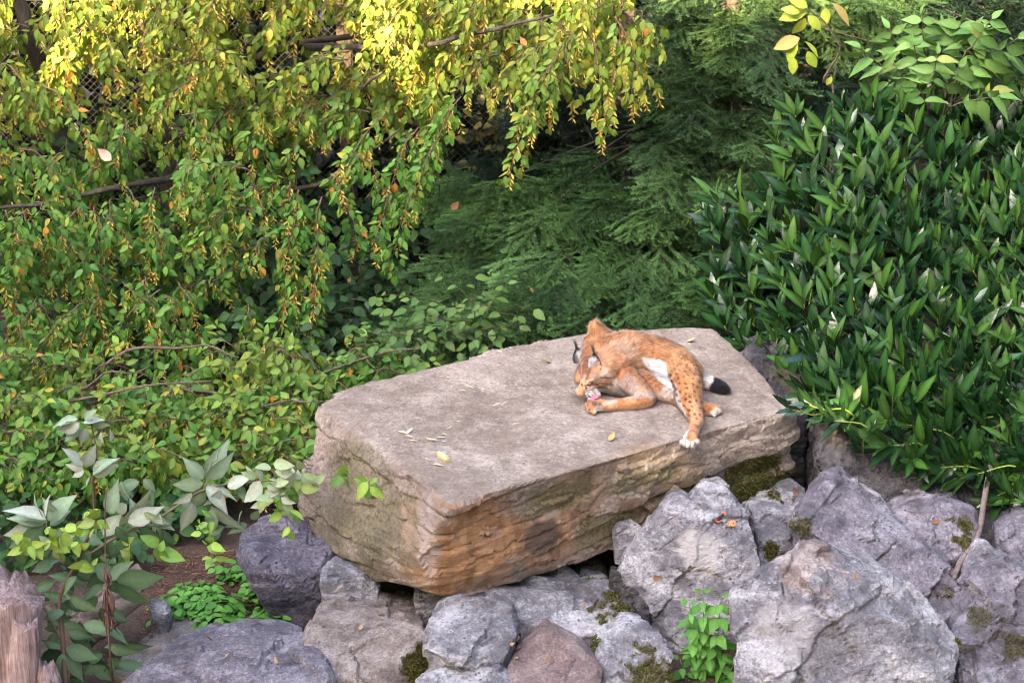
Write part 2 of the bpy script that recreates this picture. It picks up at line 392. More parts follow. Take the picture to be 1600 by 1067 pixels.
def rock(label, hulls, seed, mat, voxel=0.0165, amp=0.02, crack=0.022, chip=0.028, chops=3, strata=None, floor=-0.05, depth=0.45,
         smooth=0, stains=None, name='rock', moss=None, group=None, keep=0.88):
    """hulls: lists of (px, py, y) seen in the photograph; each becomes a solid with a far side; they merge into one stone"""
    bm = bmesh.new(); allp = []
    for h in hulls:
        b2 = bmesh.new(); pts = [PY(*p) for p in h]; c = np.mean(pts, 0)
        zlo = min(p[2] for p in pts)
        far = back_points(pts, depth, 0.10)
        low = []
        for p in pts + far:
            if p[2] < c[2]: low.append(np.array([p[0] * 0.9 + c[0] * 0.1, p[1] + 0.04, min(floor, zlo - 0.05)]))
        hull_into(b2, pts + far + low)
        if chops: chop(b2, seed, chops * 2 + 5, keep)
        tm = bpy.data.meshes.new('t'); b2.to_mesh(tm); b2.free(); bm.from_mesh(tm); bpy.data.meshes.remove(tm)
    me = remeshed(bm, voxel, max(smooth, 1))
    dirt = rough_up(me, seed, amp, crack, chip, strata)
    V = get_co(me); col = np.zeros((len(V), 4)); col[:, 3] = 1 - dirt
    ns = fbm(V * 7, 4, seed + 70) * 0.5 + fbm(V * 25, 2, seed + 71) * 0.25
    mossmask = np.zeros(len(V))
    for kind, px, py, y, r, s in (stains or []):
        c = PY(px, py, y); dd = np.linalg.norm((V - c) * np.array([1, 0.7, 1]), axis=1) / r
        a = sstep(1.0, 0.6, dd + ns * (2.2 if kind == 'moss' else 1.1)) * s
        k = {'rust': 0, 'moss': 1, 'pale': 2, 'dark_patch': 3}[kind]
        if k == 3: col[:, 3] = np.minimum(col[:, 3], 1 - a)  # this kind only darkens the stone
        else: col[:, k] = np.maximum(col[:, k], a)
        if kind == 'moss': mossmask = np.maximum(mossmask, np.clip(a - 0.25, 0, 1))
    set_col(me, col)
    base = V.mean(0); base[2] = V[:, 2].min()
    ml = moss_blades(me, mossmask, int(moss), seed) if moss and mossmask.sum() > 0 else None
    rebase(me, base)
    o = obj(name, me, mat); o.location = base; tag(o, label, 'rock', group)
    if ml:
        rebase(ml, base); q = obj('moss', ml, M_MOSS, o); q['kind'] = 'stuff'
    ROCKS[label] = o
    return o

# the big flat slab
def build_slab():
    top = [(500, 632), (530, 612), (590, 592), (650, 585), (715, 580), (790, 548), (850, 532), (912, 519), (1000, 514), (1070, 511), (1112, 512),
           (1135, 527), (1160, 552), (1195, 590), (1220, 632), (1214, 645), (1130, 668), (1080, 686), (960, 711), (860, 726), (780, 747), (722, 757),
           (690, 757), (650, 738), (575, 690), (520, 655)]
    T = []
    for k, (px, py) in enumerate(top):
        T.append(PZ(px, py, SLAB + 0.012 * math.sin(k * 1.7)))
    pts = list(T)
    # front face: lower edge, standing out a little under the top edge
    fr = [(1240, 650, -0.92), (1243, 725, -0.93), (1212, 768, -1.04), (1165, 785, -1.14), (1060, 815, -1.42), (1000, 842, -1.60), (930, 868, -1.76), (850, 893, -1.95),
          (760, 925, -2.16), (700, 936, -2.27), (640, 922, -2.20), (615, 912, -2.12), (560, 900, -1.86), (505, 872, -1.60), (470, 800, -1.36), (474, 735, -1.20), (486, 675, -1.06),
          (1150, 690, -1.18), (960, 740, -1.62), (760, 790, -2.18), (705, 790, -2.32), (655, 868, -2.30)]
    F = [PY(*p) for p in fr]; pts += F
    for t in T[:12]: pts.append(np.array([t[0] * 0.97, t[1] + 0.05, SLAB - 0.3])); pts.append(np.array([t[0] * 0.9, t[1] - 0.05, 0.52]))
    bm = bmesh.new(); hull_into(bm, pts)
    me = remeshed(bm, 0.0155, 2)
    V = get_co(me); Nn = get_no(me); seed = 3
    topm = sstep(0.55, 0.9, Nn[:, 2]); side = 1 - topm
    p = V
    d = topm * (fbm(p * 1.4, 4, 21) * 0.028 + fbm(p * 7, 3, 22) * 0.007)
    q = fbm(p * np.array([1.6, 1.6, 1.6]) + 9, 4, 23); d += topm * terr(q, 4) * 0.03       # worn shallow ledges
    d += side * (fbm(p * 2.0, 6, 24, 0.6) * 0.03)
    # bedding: layers dip gently to the right, ledges and grooves on the sides
    t = (V[:, 2] - 0.10 * V[:, 0]) * 8.0 + fbm(p * 0.9, 4, 25) * 1.1
    fl = np.floor(t).astype(np.int64); s = t - fl; z0 = np.zeros(len(t), np.int64)
    d += side * ((hash3(fl, z0, z0, 4) - 0.5) * 0.034 - 0.010 * sstep(0.14, 0.0, np.minimum(s, 1 - s)) * sstep(-0.4, 0.0, fbm(p * 2, 2, 26)))
    wv = p + 0.12 * np.stack([fbm(p * 3, 2, 31), fbm(p * 3, 2, 32), fbm(p * 3, 2, 33)], -1)
    wz = p * np.array([1.0, 1.0, 1.8]) + 0.06 * np.stack([fbm(p * 4, 3, 31), fbm(p * 4, 3, 32), fbm(p * 4, 3, 33)], -1)
    d += side * (facets(wz, 0.40, 0.07, 6) + facets(wz, 0.15, 0.08, 16))
    V2 = V + Nn * d[:, None]; set_co(me, V2)
    ns = fbm(V * 5, 4, 40) * 0.55 + fbm(V * 22, 3, 41) * 0.3
    col = np.zeros((len(V), 4)); col[:, 3] = 1 - np.clip(0.22 * topm * sstep(0.15, 0.5, fbm(p * 5, 4, 62, 0.7)) + 0.45 * side * sstep(0.12, 0.0, np.minimum(s, 1 - s)) * sstep(-0.1, 0.3, fbm(p * 2, 2, 26)), 0, 0.75)
    def blot(k, px, py, y, rx, rz, s, soft=0.5):
        c = PY(px, py, y); e = (V2 - c) / np.array([rx, 0.6, rz]); a = sstep(1.0, soft, np.linalg.norm(e, axis=1) + ns * 0.9) * s * side
        if k == 3: col[:, 3] = np.minimum(col[:, 3], 1 - a)
        else: col[:, k] = np.maximum(col[:, k], a)
    blot(0, 730, 850, -2.2, 0.40, 0.45, 0.85, 0.6); blot(0, 850, 830, -1.9, 0.28, 0.24, 0.6); blot(0, 900, 770, -1.8, 0.3, 0.2, 0.35)
    blot(0, 1000, 800, -1.6, 0.4, 0.2, 0.25); blot(0, 690, 900, -2.3, 0.3, 0.15, 0.7)
    blot(1, 560, 790, -1.7, 0.42, 0.5, 0.6); blot(1, 870, 770, -1.85, 0.3, 0.12, 0.75); blot(1, 1000, 745, -1.6, 0.4, 0.12, 0.6)
    blot(1, 960, 820, -1.7, 0.3, 0.16, 0.6); blot(1, 1170, 735, -1.1, 0.17, 0.17, 1.1); blot(1, 1165, 765, -1.1, 0.2, 0.12, 1.1); blot(1, 640, 830, -2.1, 0.16, 0.3, 0.45)
    blot(1, 1060, 770, -1.4, 0.3, 0.15, 0.5); blot(1, 1225, 750, -1.0, 0.12, 0.08, 0.9)
    blot(3, 845, 835, -1.95, 0.14, 0.13, 0.75); blot(3, 800, 905, -2.1, 0.5, 0.06, 0.5); blot(3, 495, 800, -1.45, 0.3, 0.4, 0.45)
    e = np.abs((project(V2)[0] - 690) * 1.0 + (project(V2)[1] - 770) * 0.42)                 # bare pale stone along the broken corner
    c0 = PY(668, 830, -2.3)
    col[:, 2] = np.maximum(col[:, 2], side * 0.45 * sstep(1, 0.4, np.linalg.norm((V2 - c0) / np.array([0.10 , 0.4, 0.36]), axis=1) + ns))
    streak = sstep(0.35, 0.75, 0.5 + 0.5 * fbm(np.stack([V2[:, 0] * 11 + V2[:, 1] * 6, V2[:, 2] * 0.8, V2[:, 2] * 0], -1), 3, 47))
    lay2 = sstep(0.3, 0.7, 0.5 + 0.6 * fbm(np.stack([V2[:, 0] * 0.9, V2[:, 1] * 0.9, V2[:, 2] * 16], -1), 3, 48))
    col[:, 0] = np.clip(col[:, 0] * (1.0 + 0.4 * lay2), 0, 1); col[:, 2] = np.maximum(col[:, 2], side * 0.30 * streak * lay2 * sstep(0.3, 0.8, col[:, 0]))
    col[:, 3] = np.minimum(col[:, 3], 1 - 0.35 * side * sstep(0.55, 0.8, 1 - streak) * sstep(0.2, 0.6, col[:, 0]))
    set_col(me, col)
    mm = np.clip(sstep(1.0, 0.6, np.linalg.norm((V2 - PY(1170, 745, -1.1)) / np.array([0.2, 0.5, 0.22]), axis=1) + ns) * side
                 + 0.7 * sstep(1.0, 0.6, np.linalg.norm((V2 - PY(1225, 755, -1.0)) / np.array([0.13, 0.5, 0.09]), axis=1) + ns) * side, 0, 1)
    mo = moss_blades(me, mm + 1e-9, 7000, 5, 0.016)
    base = V2.mean(0); base[2] = V2[:, 2].min(); rebase(me, base)
    o = obj('rock', me, M_SLAB); o.location = base
    tag(o, 'huge flat-topped slab with rust coloured front that the lynx lies on', 'rock')
    rebase(mo, base); q = obj('moss', mo, M_MOSS, o); q['kind'] = 'stuff'
    return o
slab = build_slab()

rock('dark violet pointed rock propping the slab beside the soil patch', [[(362, 858, -1.75), (400, 846, -1.65), (480, 842, -1.6), (520, 850, -1.6), (510, 900, -1.85), (440, 935, -1.85), (385, 895, -1.85), (500, 960, -1.85)],
      [(440, 930, -1.8), (520, 890, -1.8), (525, 1000, -1.95), (455, 1012, -1.95)]], 11, M_VIOL, amp=0.02, chops=3, stains=[('dark_patch', 470, 980, -1.9, 0.2, 0.6), ('moss', 470, 990, -1.9, 0.12, 0.4)], depth=0.5)  # darker patch on the right underside
rock('small grey block wedged under the slab beside the pointed violet rock', [[(505, 893, -1.95), (555, 898, -1.95), (592, 912, -1.95), (588, 968, -2.0), (508, 962, -2.02)]], 12, M_GREY, chops=2, stains=[('pale', 530, 925, -2.0, 0.06, 0.5)])
rock('dim narrow grey stone in the gap beneath the slab corner', [[(650, 930, -2.0), (695, 930, -2.0), (700, 975, -2.05), (652, 978, -2.05)]], 13, M_GREY, chops=2)
rock('pale tan flat-topped rock in front of the dark gap under the slab', [[(465, 1003, -2.45), (492, 966, -2.25), (560, 958, -2.18), (640, 962, -2.2), (670, 985, -2.35), (668, 1040, -2.6), (640, 1085, -2.75), (520, 1085, -2.75), (470, 1030, -2.6)]], 14, M_TAN,
     amp=0.018, chops=3, stains=[('moss', 655, 1030, -2.55, 0.10, 1.0), ('dark_patch', 610, 1060, -2.7, 0.12, 0.5)], moss=2200)
rock('long violet grey slab of rock lying before the weedy soil', [[(185, 1080, -2.85), (225, 1042, -2.72), (300, 1022, -2.6), (360, 1011, -2.52), (420, 1008, -2.5), (485, 1016, -2.55), (510, 1040, -2.75), (535, 1085, -3.0), (200, 1110, -3.1)]], 15, M_PURP, amp=0.016, chops=2)
rock('low tan rock edging the weedy soil patch', [[(165, 1055, -2.4), (205, 1005, -2.1), (275, 992, -2.0), (370, 1000, -2.02), (445, 1004, -2.05), (430, 1030, -2.3), (240, 1060, -2.45)]], 16, M_TAN, amp=0.015, chops=2)
rock('grey angular block with a squared end beside the reddish stone', [[(668, 973, -2.55), (692, 946, -2.42), (745, 934, -2.35), (800, 950, -2.4), (810, 985, -2.55), (795, 1022, -2.75), (778, 1036, -2.8), (690, 1042, -2.8), (670, 1005, -2.7)]], 17, M_GREY, amp=0.014, chops=4, depth=0.35)
rock('wide low grey rock below the slab front with a mossy end', [[(745, 925, -2.2), (800, 930, -2.15), (890, 925, -2.05), (950, 920, -2.0), (990, 955, -2.15), (960, 985, -2.35), (880, 1000, -2.45), (810, 985, -2.4), (770, 950, -2.3)]], 18, M_GREY, amp=0.018, chops=3, stains=[('moss', 965, 958, -2.15, 0.16, 1.1)], moss=2600)
rock('smooth reddish brown rock sloping down between grey rocks', [[(795, 1035, -2.75), (850, 980, -2.5), (905, 1005, -2.6), (945, 1045, -2.8), (935, 1085, -2.95), (780, 1085, -2.95)]], 19, M_RED, amp=0.010, chip=0.01, crack=0.006, chops=2, depth=0.35)
rock('rounded grey rock beside the reddish stone and the green nettle', [[(928, 1000, -2.5), (985, 971, -2.4), (1022, 985, -2.45), (1052, 1030, -2.65), (1060, 1085, -2.85), (950, 1085, -2.85), (938, 1040, -2.7)]], 20, M_GREY, amp=0.016, chops=4, stains=[('moss', 1010, 1055, -2.7, 0.12, 0.9), ('moss', 932, 1008, -2.5, 0.05, 1.0)], moss=1800, depth=0.35)
rock('low grey stone under the squared grey block', [[(650, 1062, -2.85), (700, 1040, -2.75), (760, 1035, -2.75), (800, 1055, -2.8), (800, 1090, -3.0), (650, 1095, -3.0)]], 41, M_GREY, amp=0.015, chops=3, depth=0.3)
rock('tall two-peaked grey boulder leaning in front of the slab', [[(968, 880, -2.0), (1040, 778, -1.78), (1062, 768, -1.72), (1085, 785, -1.75), (1120, 860, -1.98), (1190, 890, -2.05), (1155, 1010, -2.3), (1065, 1015, -2.3), (985, 935, -2.1)],
      [(1060, 800, -1.85), (1100, 755, -1.68), (1132, 760, -1.68), (1172, 802, -1.78), (1192, 885, -2.05), (1150, 990, -2.25), (1050, 900, -2.05)]], 21, M_GREY, amp=0.020, chops=3,
     stains=[('pale', 1100, 870, -2.05, 0.16, 0.75), ('dark_patch', 975, 930, -2.05, 0.16, 0.45), ('dark_patch', 1020, 990, -2.2, 0.15, 0.4)], keep=0.93, depth=0.28)  # darker patches on the left facet
rock('small grey stone peeking out beside the two-peaked boulder', [[(962, 818, -1.72), (985, 808, -1.7), (1008, 826, -1.72), (1000, 880, -1.85), (958, 882, -1.85)]], 22, M_GREY, chops=3, depth=0.16, floor=0.3)
rock('narrow dark grey stone under the two-peaked boulder edge', [[(955, 890, -2.0), (985, 900, -2.0), (1010, 950, -2.15), (1000, 970, -2.2), (960, 930, -2.1)]], 23, M_DARK, chops=2, depth=0.2)
rock('flat topped grey rock between the two-peaked boulder and the violet boulder', [[(1172, 800, -1.55), (1236, 796, -1.5), (1246, 862, -1.72), (1195, 885, -1.8), (1180, 840, -1.7)]], 24, M_GREY, chops=2, stains=[('moss', 1205, 862, -1.75, 0.05, 1.0), ('moss', 1225, 868, -1.75, 0.03, 1.0)], moss=700)
rock('small pale wedge of rock under the mossy slab end', [[(1180, 795, -1.3), (1232, 745, -1.15), (1262, 762, -1.18), (1255, 815, -1.4), (1200, 812, -1.45)]], 25, M_GREY, chops=2, stains=[('moss', 1200, 785, -1.3, 0.1, 0.9)], moss=900, depth=0.25)
rock('peaked violet boulder with pitted face beside the bare laurel stem', [[(1233, 872, -2.0), (1242, 815, -1.8), (1290, 756, -1.55), (1322, 755, -1.5), (1372, 796, -1.6), (1402, 812, -1.65), (1442, 862, -1.85), (1502, 908, -2.0), (1512, 938, -2.1), (1480, 980, -2.25), (1300, 960, -2.25)]], 26, M_PURP, amp=0.022, chops=4,
     stains=[('moss', 1248, 825, -1.85, 0.07, 0.8), ('moss', 1490, 925, -2.05, 0.07, 0.6)], moss=300, keep=0.93)
rock('huge pale boulder with diagonal ledges standing before the violet boulder', [[(1143, 940, -2.65), (1168, 900, -2.5), (1212, 868, -2.38), (1266, 856, -2.3), (1322, 878, -2.35), (1382, 890, -2.35), (1442, 922, -2.42), (1500, 998, -2.65), (1505, 1030, -2.75), (1478, 1085, -3.0), (1150, 1095, -3.1), (1146, 1000, -2.85), (1290, 940, -2.75), (1400, 980, -2.8)]], 27, M_GREY,
     amp=0.026, chip=0.032, crack=0.018, chops=3, strata=((-0.55, 0.1, 0.85), 4.0, 0.055), stains=[('rust', 1260, 890, -2.4, 0.22, 0.30), ('pale', 1230, 1000, -2.9, 0.2, 0.4), ('moss', 1500, 1010, -2.7, 0.08, 0.8)], moss=900, keep=0.93, depth=0.3)
rock('grey rock with a mossy side between violet boulder and bare stem', [[(1392, 803, -1.45), (1440, 789, -1.35), (1500, 793, -1.35), (1532, 806, -1.4), (1520, 850, -1.6), (1492, 875, -1.7), (1440, 870, -1.7)]], 28, M_PURP, chops=3, stains=[('moss', 1505, 845, -1.58, 0.10, 0.9)], moss=700)
rock('small pointed grey rock at the foot of the bare stem', [[(1503, 897, -2.0), (1542, 855, -1.85), (1582, 882, -1.9), (1570, 915, -2.0), (1532, 948, -2.15), (1510, 950, -2.15)]], 29, M_GREY, chops=3, depth=0.3)
rock('rugged grey boulder with dark mossy cracks beside the huge pale boulder', [[(1495, 985, -2.5), (1540, 910, -2.2), (1582, 888, -2.1), (1640, 900, -2.1), (1660, 1000, -2.5), (1640, 1090, -2.85), (1490, 1090, -2.85)]], 30, M_PURP, amp=0.03, chip=0.035, crack=0.02, chops=4, stains=[('moss', 1540, 970, -2.4, 0.1, 0.7), ('moss', 1580, 1010, -2.55, 0.10, 0.7), ('dark_patch', 1560, 990, -2.5, 0.2, 0.5)], moss=350, keep=0.93)
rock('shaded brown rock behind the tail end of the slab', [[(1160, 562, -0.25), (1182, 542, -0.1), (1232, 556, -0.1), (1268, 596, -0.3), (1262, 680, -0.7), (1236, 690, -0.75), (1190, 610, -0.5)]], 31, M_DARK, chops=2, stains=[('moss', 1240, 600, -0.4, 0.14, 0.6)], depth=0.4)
rock('big lichen crusted dark rock below the laurel leaves', [[(1270, 690, -0.95), (1292, 630, -0.65), (1380, 600, -0.5), (1470, 690, -0.75), (1475, 730, -0.95), (1420, 785, -1.25), (1330, 770, -1.25), (1280, 735, -1.15)]], 32, M_DARK, amp=0.03, chip=0.03, chops=4, stains=[('pale', 1310, 705, -1.1, 0.16, 0.25), ('dark_patch', 1340, 690, -1.0, 0.12, 0.6)], keep=0.93)
rock('grey rounded stone tucked behind the violet boulder peak', [[(1312, 760, -1.3), (1345, 752, -1.25), (1385, 775, -1.3), (1395, 802, -1.42), (1330, 800, -1.42)]], 33, M_GREY, chops=2, depth=0.2)
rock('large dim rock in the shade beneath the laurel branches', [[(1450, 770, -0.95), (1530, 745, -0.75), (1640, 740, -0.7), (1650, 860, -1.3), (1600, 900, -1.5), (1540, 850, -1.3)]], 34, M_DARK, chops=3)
rock('dim slanting rock filling the dark corner by the bare stem', [[(1560, 840, -1.5), (1610, 800, -1.3), (1660, 830, -1.4), (1660, 910, -1.7), (1590, 905, -1.75)]], 35, M_PURP, chops=3)
rock('pale wedge of stone on brown soil under the slab front', [[(826, 932, -1.92), (850, 900, -1.82), (880, 890, -1.78), (906, 902, -1.8), (902, 932, -1.95)]], 36, M_GREY, chops=2, depth=0.2, stains=[('pale', 870, 910, -1.85, 0.06, 0.5)])
rock('dim brown stone deep in the hollow under the slab', [[(880, 880, -1.55), (930, 870, -1.5), (952, 900, -1.6), (900, 918, -1.7)]], 37, M_DARK, chops=2, depth=0.2, stains=[('moss', 935, 895, -1.6, 0.08, 0.5)])
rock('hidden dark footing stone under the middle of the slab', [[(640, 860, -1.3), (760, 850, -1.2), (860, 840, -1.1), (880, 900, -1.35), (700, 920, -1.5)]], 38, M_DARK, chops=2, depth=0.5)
rock('brown soil covered stone between the slab corner and the squared block', [[(700, 942, -2.0), (770, 925, -1.95), (840, 905, -1.85), (845, 945, -2.05), (760, 960, -2.2), (700, 965, -2.15)]], 39, M_RED, chops=2, depth=0.3)
# ------------------------------------------------------------------ lynx
def LP(px, py, h): return PZ(px, py, SLAB + h)
def in_poly(x, y, poly):
    r = np.zeros(len(x), bool); n = len(poly)
    for i in range(n):
        x1, y1 = poly[i]; x2, y2 = poly[(i + 1) % n]
        c = ((y1 > y) != (y2 > y)) & (x < (x2 - x1) * (y - y1) / (y2 - y1 + 1e-12) + x1); r ^= c
    return r
def seg_dist(x, y, pts):
    d = np.full(len(x), 1e9)
    for (x1, y1), (x2, y2) in zip(pts[:-1], pts[1:]):
        L = (x2 - x1) ** 2 + (y2 - y1) ** 2; t = np.clip(((x - x1) * (x2 - x1) + (y - y1) * (y2 - y1)) / max(L, 1e-9), 0, 1)
        d = np.minimum(d, np.hypot(x - x1 - t * (x2 - x1), y - y1 - t * (y2 - y1)))
    return d
def build_lynx():
    # bones: (place in the photograph, height above the slab, radius), from the front backwards or from the body outwards
    chains = {
        'torso': [(946, 560, .170, .148), (985, 557, .175, .162), (1020, 561, .165, .150), (1052, 573, .150, .138), (1068, 584, .140, .118)],
        'withers': [(930, 509, .345, .034), (937, 527, .270, .072), (948, 545, .200, .11)],
        'shoulder': [(927, 535, .25, .06), (925, 556, .17, .065), (930, 575, .10, .07)],
        'neck': [(924, 580, .175, .080), (940, 578, .19, .098), (957, 570, .20, .118), (975, 562, .19, .13)],
        'cranium': [(922, 580, .185, .080), (930, 583, .175, .088)],
        'cheek': [(934, 592, .145, .060), (946, 590, .14, .050), (955, 592, .13, .026)],
        'far_cheek': [(914, 586, .155, .058), (908, 592, .14, .040)],
        'bridge': [(919, 588, .172, .048), (913, 602, .138, .030), (908, 614, .110, .020)],
        'muzzle': [(918, 606, .115, .040), (914, 613, .098, .030)],
        'pad_near': [(922, 613, .092, .031)], 'pad_far': [(904, 609, .110, .019), (905, 614, .10, .017)], 'brow': [(925, 591, .183, .026), (914, 588, .186, .022)],
        'chin': [(926, 612, .085, .030), (934, 616, .075, .020)],
        'chest': [(950, 592, .12, .09), (975, 598, .10, .085), (1005, 600, .095, .082), (1035, 608, .085, .072), (1055, 616, .075, .062)],
        'upper_arm': [(978, 592, .14, .085), (1000, 610, .09, .066), (1010, 622, .066, .056)],
        'forearm': [(1011, 623, .060, .054), (992, 630, .050, .047), (965, 633, .048, .040), (948, 634, .052, .036)],
        'paw': [(946, 633, .055, .036), (936, 633, .060, .040), (928, 634, .062, .038)],
        't1': [(922, 626, .075, .019)], 't2': [(918, 632, .068, .019)], 't3': [(920, 640, .048, .019)], 't4': [(928, 644, .036, .019)],
        'far_arm': [(940, 595, .10, .07), (925, 604, .045, .045)],
        'hind': [(1066, 584, .140, .116), (1074, 610, .110, .097), (1081, 637, .072, .064), (1088, 657, .050, .044), (1084, 673, .042, .036), (1078, 685, .042, .039)], 'hock': [(1090, 652, .055, .036), (1093, 659, .045, .026)],
        'h1': [(1067, 691, .034, .020)], 'h2': [(1074, 695, .030, .021)], 'h3': [(1082, 695, .030, .021)], 'h4': [(1089, 690, .034, .019)],
        'foot': [(1088, 636, .05, .05), (1106, 639, .043, .041), (1116, 641, .040, .038)],
        'f1': [(1122, 637, .038, .02)], 'f2': [(1123, 643, .03, .021)], 'f3': [(1116, 647, .026, .020)],
        'rump': [(1060, 576, .15, .12), (1078, 583, .12, .085)],
        'tail': [(1085, 588, .10, .055), (1100, 595, .072, .040), (1113, 600, .060, .043), (1124, 605, .053, .044), (1131, 608, .046, .034)],
    }
    bm = bmesh.new(); segs = []
    for nm, ch in chains.items():
        P = [np.append(LP(a, b, h), r) for a, b, h, r in ch]
        if len(P) == 1:
            pts = [P[0]]
        else:
            L = sum(np.linalg.norm(P[k + 1][:3] - P[k][:3]) for k in range(len(P) - 1)); rm = min(p[3] for p in P)
            pts = list(bez(P, max(4, int(L / (rm * 0.35)))))
            for k in range(len(P) - 1): segs.append((P[k][:3], P[k + 1][:3], nm))
        for p in pts:
            bmesh.ops.create_icosphere(bm, subdivisions=2, radius=float(p[3]), matrix=Matrix.Translation(p[:3]))
    me = remeshed(bm, 0.005, 14)
    V = get_co(me); Nn = get_no(me)
    V = V + Nn * (fbm(V * 14, 3, 3) * 0.006 + 0.002)[:, None]; set_co(me, V); Nn = get_no(me)
    # ---------------- markings
    x, y, _ = project(V); view = CAM - V; view /= np.linalg.norm(view, axis=1, keepdims=True); face = (Nn * view).sum(1) > -0.15
    n1 = fbm(V * 30, 3, 4); n2 = fbm(V * 9, 3, 5)
    col = np.empty((len(V), 3))
    a = np.clip(0.5 + n2 * 0.8 + n1 * 0.5, 0, 1)[:, None]
    col[:] = (1 - a) * np.array([0.40, 0.145, 0.048]) + a * np.array([0.62, 0.30, 0.13])
    WHITE = np.array([0.80, 0.74, 0.68]); DARK = np.array([0.10, 0.035, 0.012]); GREYW = np.array([0.55, 0.48, 0.46])
    def put(m, c, s=1.0):
        m = np.clip(m * s, 0, 1)[:, None]; col[:] = col * (1 - m) + np.asarray(c) * m
    def near(px, py, r, soft=0.5):
        return face * sstep(1.0, soft, np.hypot(x - px, y - py) / r + n1 * 0.5)
    def line(pts, w, soft=0.3): return face * sstep(1.0, soft, seg_dist(x, y, pts) / w + n1 * 0.35)
    PALE = np.array([0.66, 0.47, 0.34])
    # paler underside, legs and haunch front
    put(sstep(-0.1, -0.7, Nn[:, 2]), GREYW, 0.9)
    put(face * sstep(600, 618, y) * (x > 962) * (x < 1052) * (y < 622), GREYW, 0.55)
    put(near(985, 603, 22), GREYW, 0.55); put(near(1042, 612, 14), WHITE, 0.75); put(near(960, 606, 13), GREYW, 0.8)
    put(near(978, 545, 22), (0.68, 0.40, 0.22), 0.5); put(line([(958, 512), (975, 530), (1000, 545)], 9), (0.30, 0.11, 0.04), 0.4); put(near(945, 565, 18), (0.66, 0.36, 0.2), 0.4)
    put(line([(1052, 602), (1060, 628), (1068, 650), (1074, 664), (1068, 680)], 7), WHITE, 0.75)
    put(line([(1085, 628), (1086, 655)], 9), (0.72, 0.42, 0.24), 0.5)
    # spots on haunch, thigh and flank
    rng = random.Random(8); spots = []
    tries = 0
    poly = [(985, 512), (1010, 514), (1050, 535), (1090, 570), (1102, 610), (1101, 645), (1088, 655), (1066, 645), (1052, 610), (1040, 585), (1038, 566), (1002, 556)]
    while len(spots) < 120 and tries < 9000:
        tries += 1; sx, sy = rng.uniform(985, 1104), rng.uniform(510, 658)
        if not in_poly(np.array([sx]), np.array([sy]), poly)[0]: continue
        if all(math.hypot(sx - q[0], sy - q[1]) > (5.2 if sy < 580 else 7.0) for q in spots): spots.append((sx, sy))
    for sx, sy in spots:
        big = sstep(540, 610, np.array([sy]))[0]; r = 1.3 + 1.1 * big + rng.uniform(-0.5, 0.7); an = rng.uniform(0.2, 0.9)
        dx, dy = x - sx, y - sy; u = dx * math.cos(an) + dy * math.sin(an); v = -dx * math.sin(an) + dy * math.cos(an)
        put(face * sstep(1.0, 0.5, np.hypot(u / (r * 1.5), v / r)), DARK, 0.45 + 0.42 * big)
    for k in range(8):                                        # stripes of the flank under the white fan
        q = 0.5 + k; ax, ay = 992 + k * 7.5, 580 + k * 4.2
        put(line([(ax, ay + 7), (ax + 5, ay + 3), (ax + 11, ay + 1)], 2.2), (0.22, 0.075, 0.025), 0.8)
        put(line([(ax + 2, ay + 16), (ax + 9, ay + 11)], 1.8), (0.22, 0.085, 0.03), 0.6)
    for (sx, sy) in ((962, 628), (975, 626), (990, 622), (1000, 632), (1002, 618)): put(near(sx, sy, 3), (0.3, 0.11, 0.04), 0.5)
    fan = in_poly(x + n1 * 3, y + n1 * 3, [(1001, 560), (1022, 560), (1041, 565), (1043, 580), (1052, 608), (1042, 604), (1026, 593), (1011, 577)]) & face
    put(fan.astype(float), (0.88, 0.84, 0.80), 1.0)
    # paws
    for px, py, r in ((1068, 693, 9), (1077, 696, 10), (1087, 692, 8), (1122, 641, 8), (1114, 646, 6)): put(near(px, py, r), WHITE, 0.8)
    put(near(935, 641, 9), WHITE, 0.7); put(line([(944, 631), (952, 629), (962, 627)], 5, 0.0), WHITE, 0.6)
    for px, py, r in ((929, 631, 5.0), (921, 626, 3.2), (918, 633, 3.0), (921, 640, 3.0), (937, 630, 4)): put(near(px, py, r), (0.16, 0.12, 0.10), 0.85)
    for px in (1071.5, 1079, 1086): put(line([(px, 689), (px - 1, 698)], 1.3), (0.22, 0.15, 0.12), 0.8)
    for px, py in ((1117, 641), (1119, 645)): put(line([(px, py), (px + 6, py)], 1.2), (0.3, 0.2, 0.15), 0.6)
    # head
    put(near(922, 592, 26, 0.55), (0.56, 0.36, 0.24), 0.6); put(near(918, 568, 14, 0.3), (0.46, 0.24, 0.13), 0.6)
    put(near(948, 586, 13), (0.74, 0.60, 0.50), 0.65)
    put(near(930, 572, 12), (0.50, 0.27, 0.15), 0.5)
    put(line([(926, 560), (921, 580), (915, 596)], 3.2), (0.24, 0.10, 0.05), 0.95); put(line([(917, 560), (914, 578), (910, 590)], 2.9), (0.24, 0.10, 0.05), 0.95)
    put(near(899, 608, 7, 0.2), (0.50, 0.42, 0.39), 0.85); put(line([(911, 600), (907, 614)], 3.6), (0.62, 0.28, 0.13), 0.9)
    put(near(922, 615, 9), WHITE, 0.85); put(near(936, 612, 8), WHITE, 0.9); put(line([(930, 610), (950, 603)], 4.5), WHITE, 0.85)
    put(line([(928, 596), (934, 592), (930, 587)], 3.0), (0.72, 0.56, 0.45), 0.6)
    put(line([(927, 602), (940, 598), (957, 601)], 2.3), (0.17, 0.07, 0.03), 0.95); put(line([(934, 606), (945, 602)], 1.7), (0.2, 0.08, 0.04), 0.95)
    put(near(946, 577, 9), (0.74, 0.58, 0.46), 0.6); put(near(958, 594, 6), WHITE, 0.8)
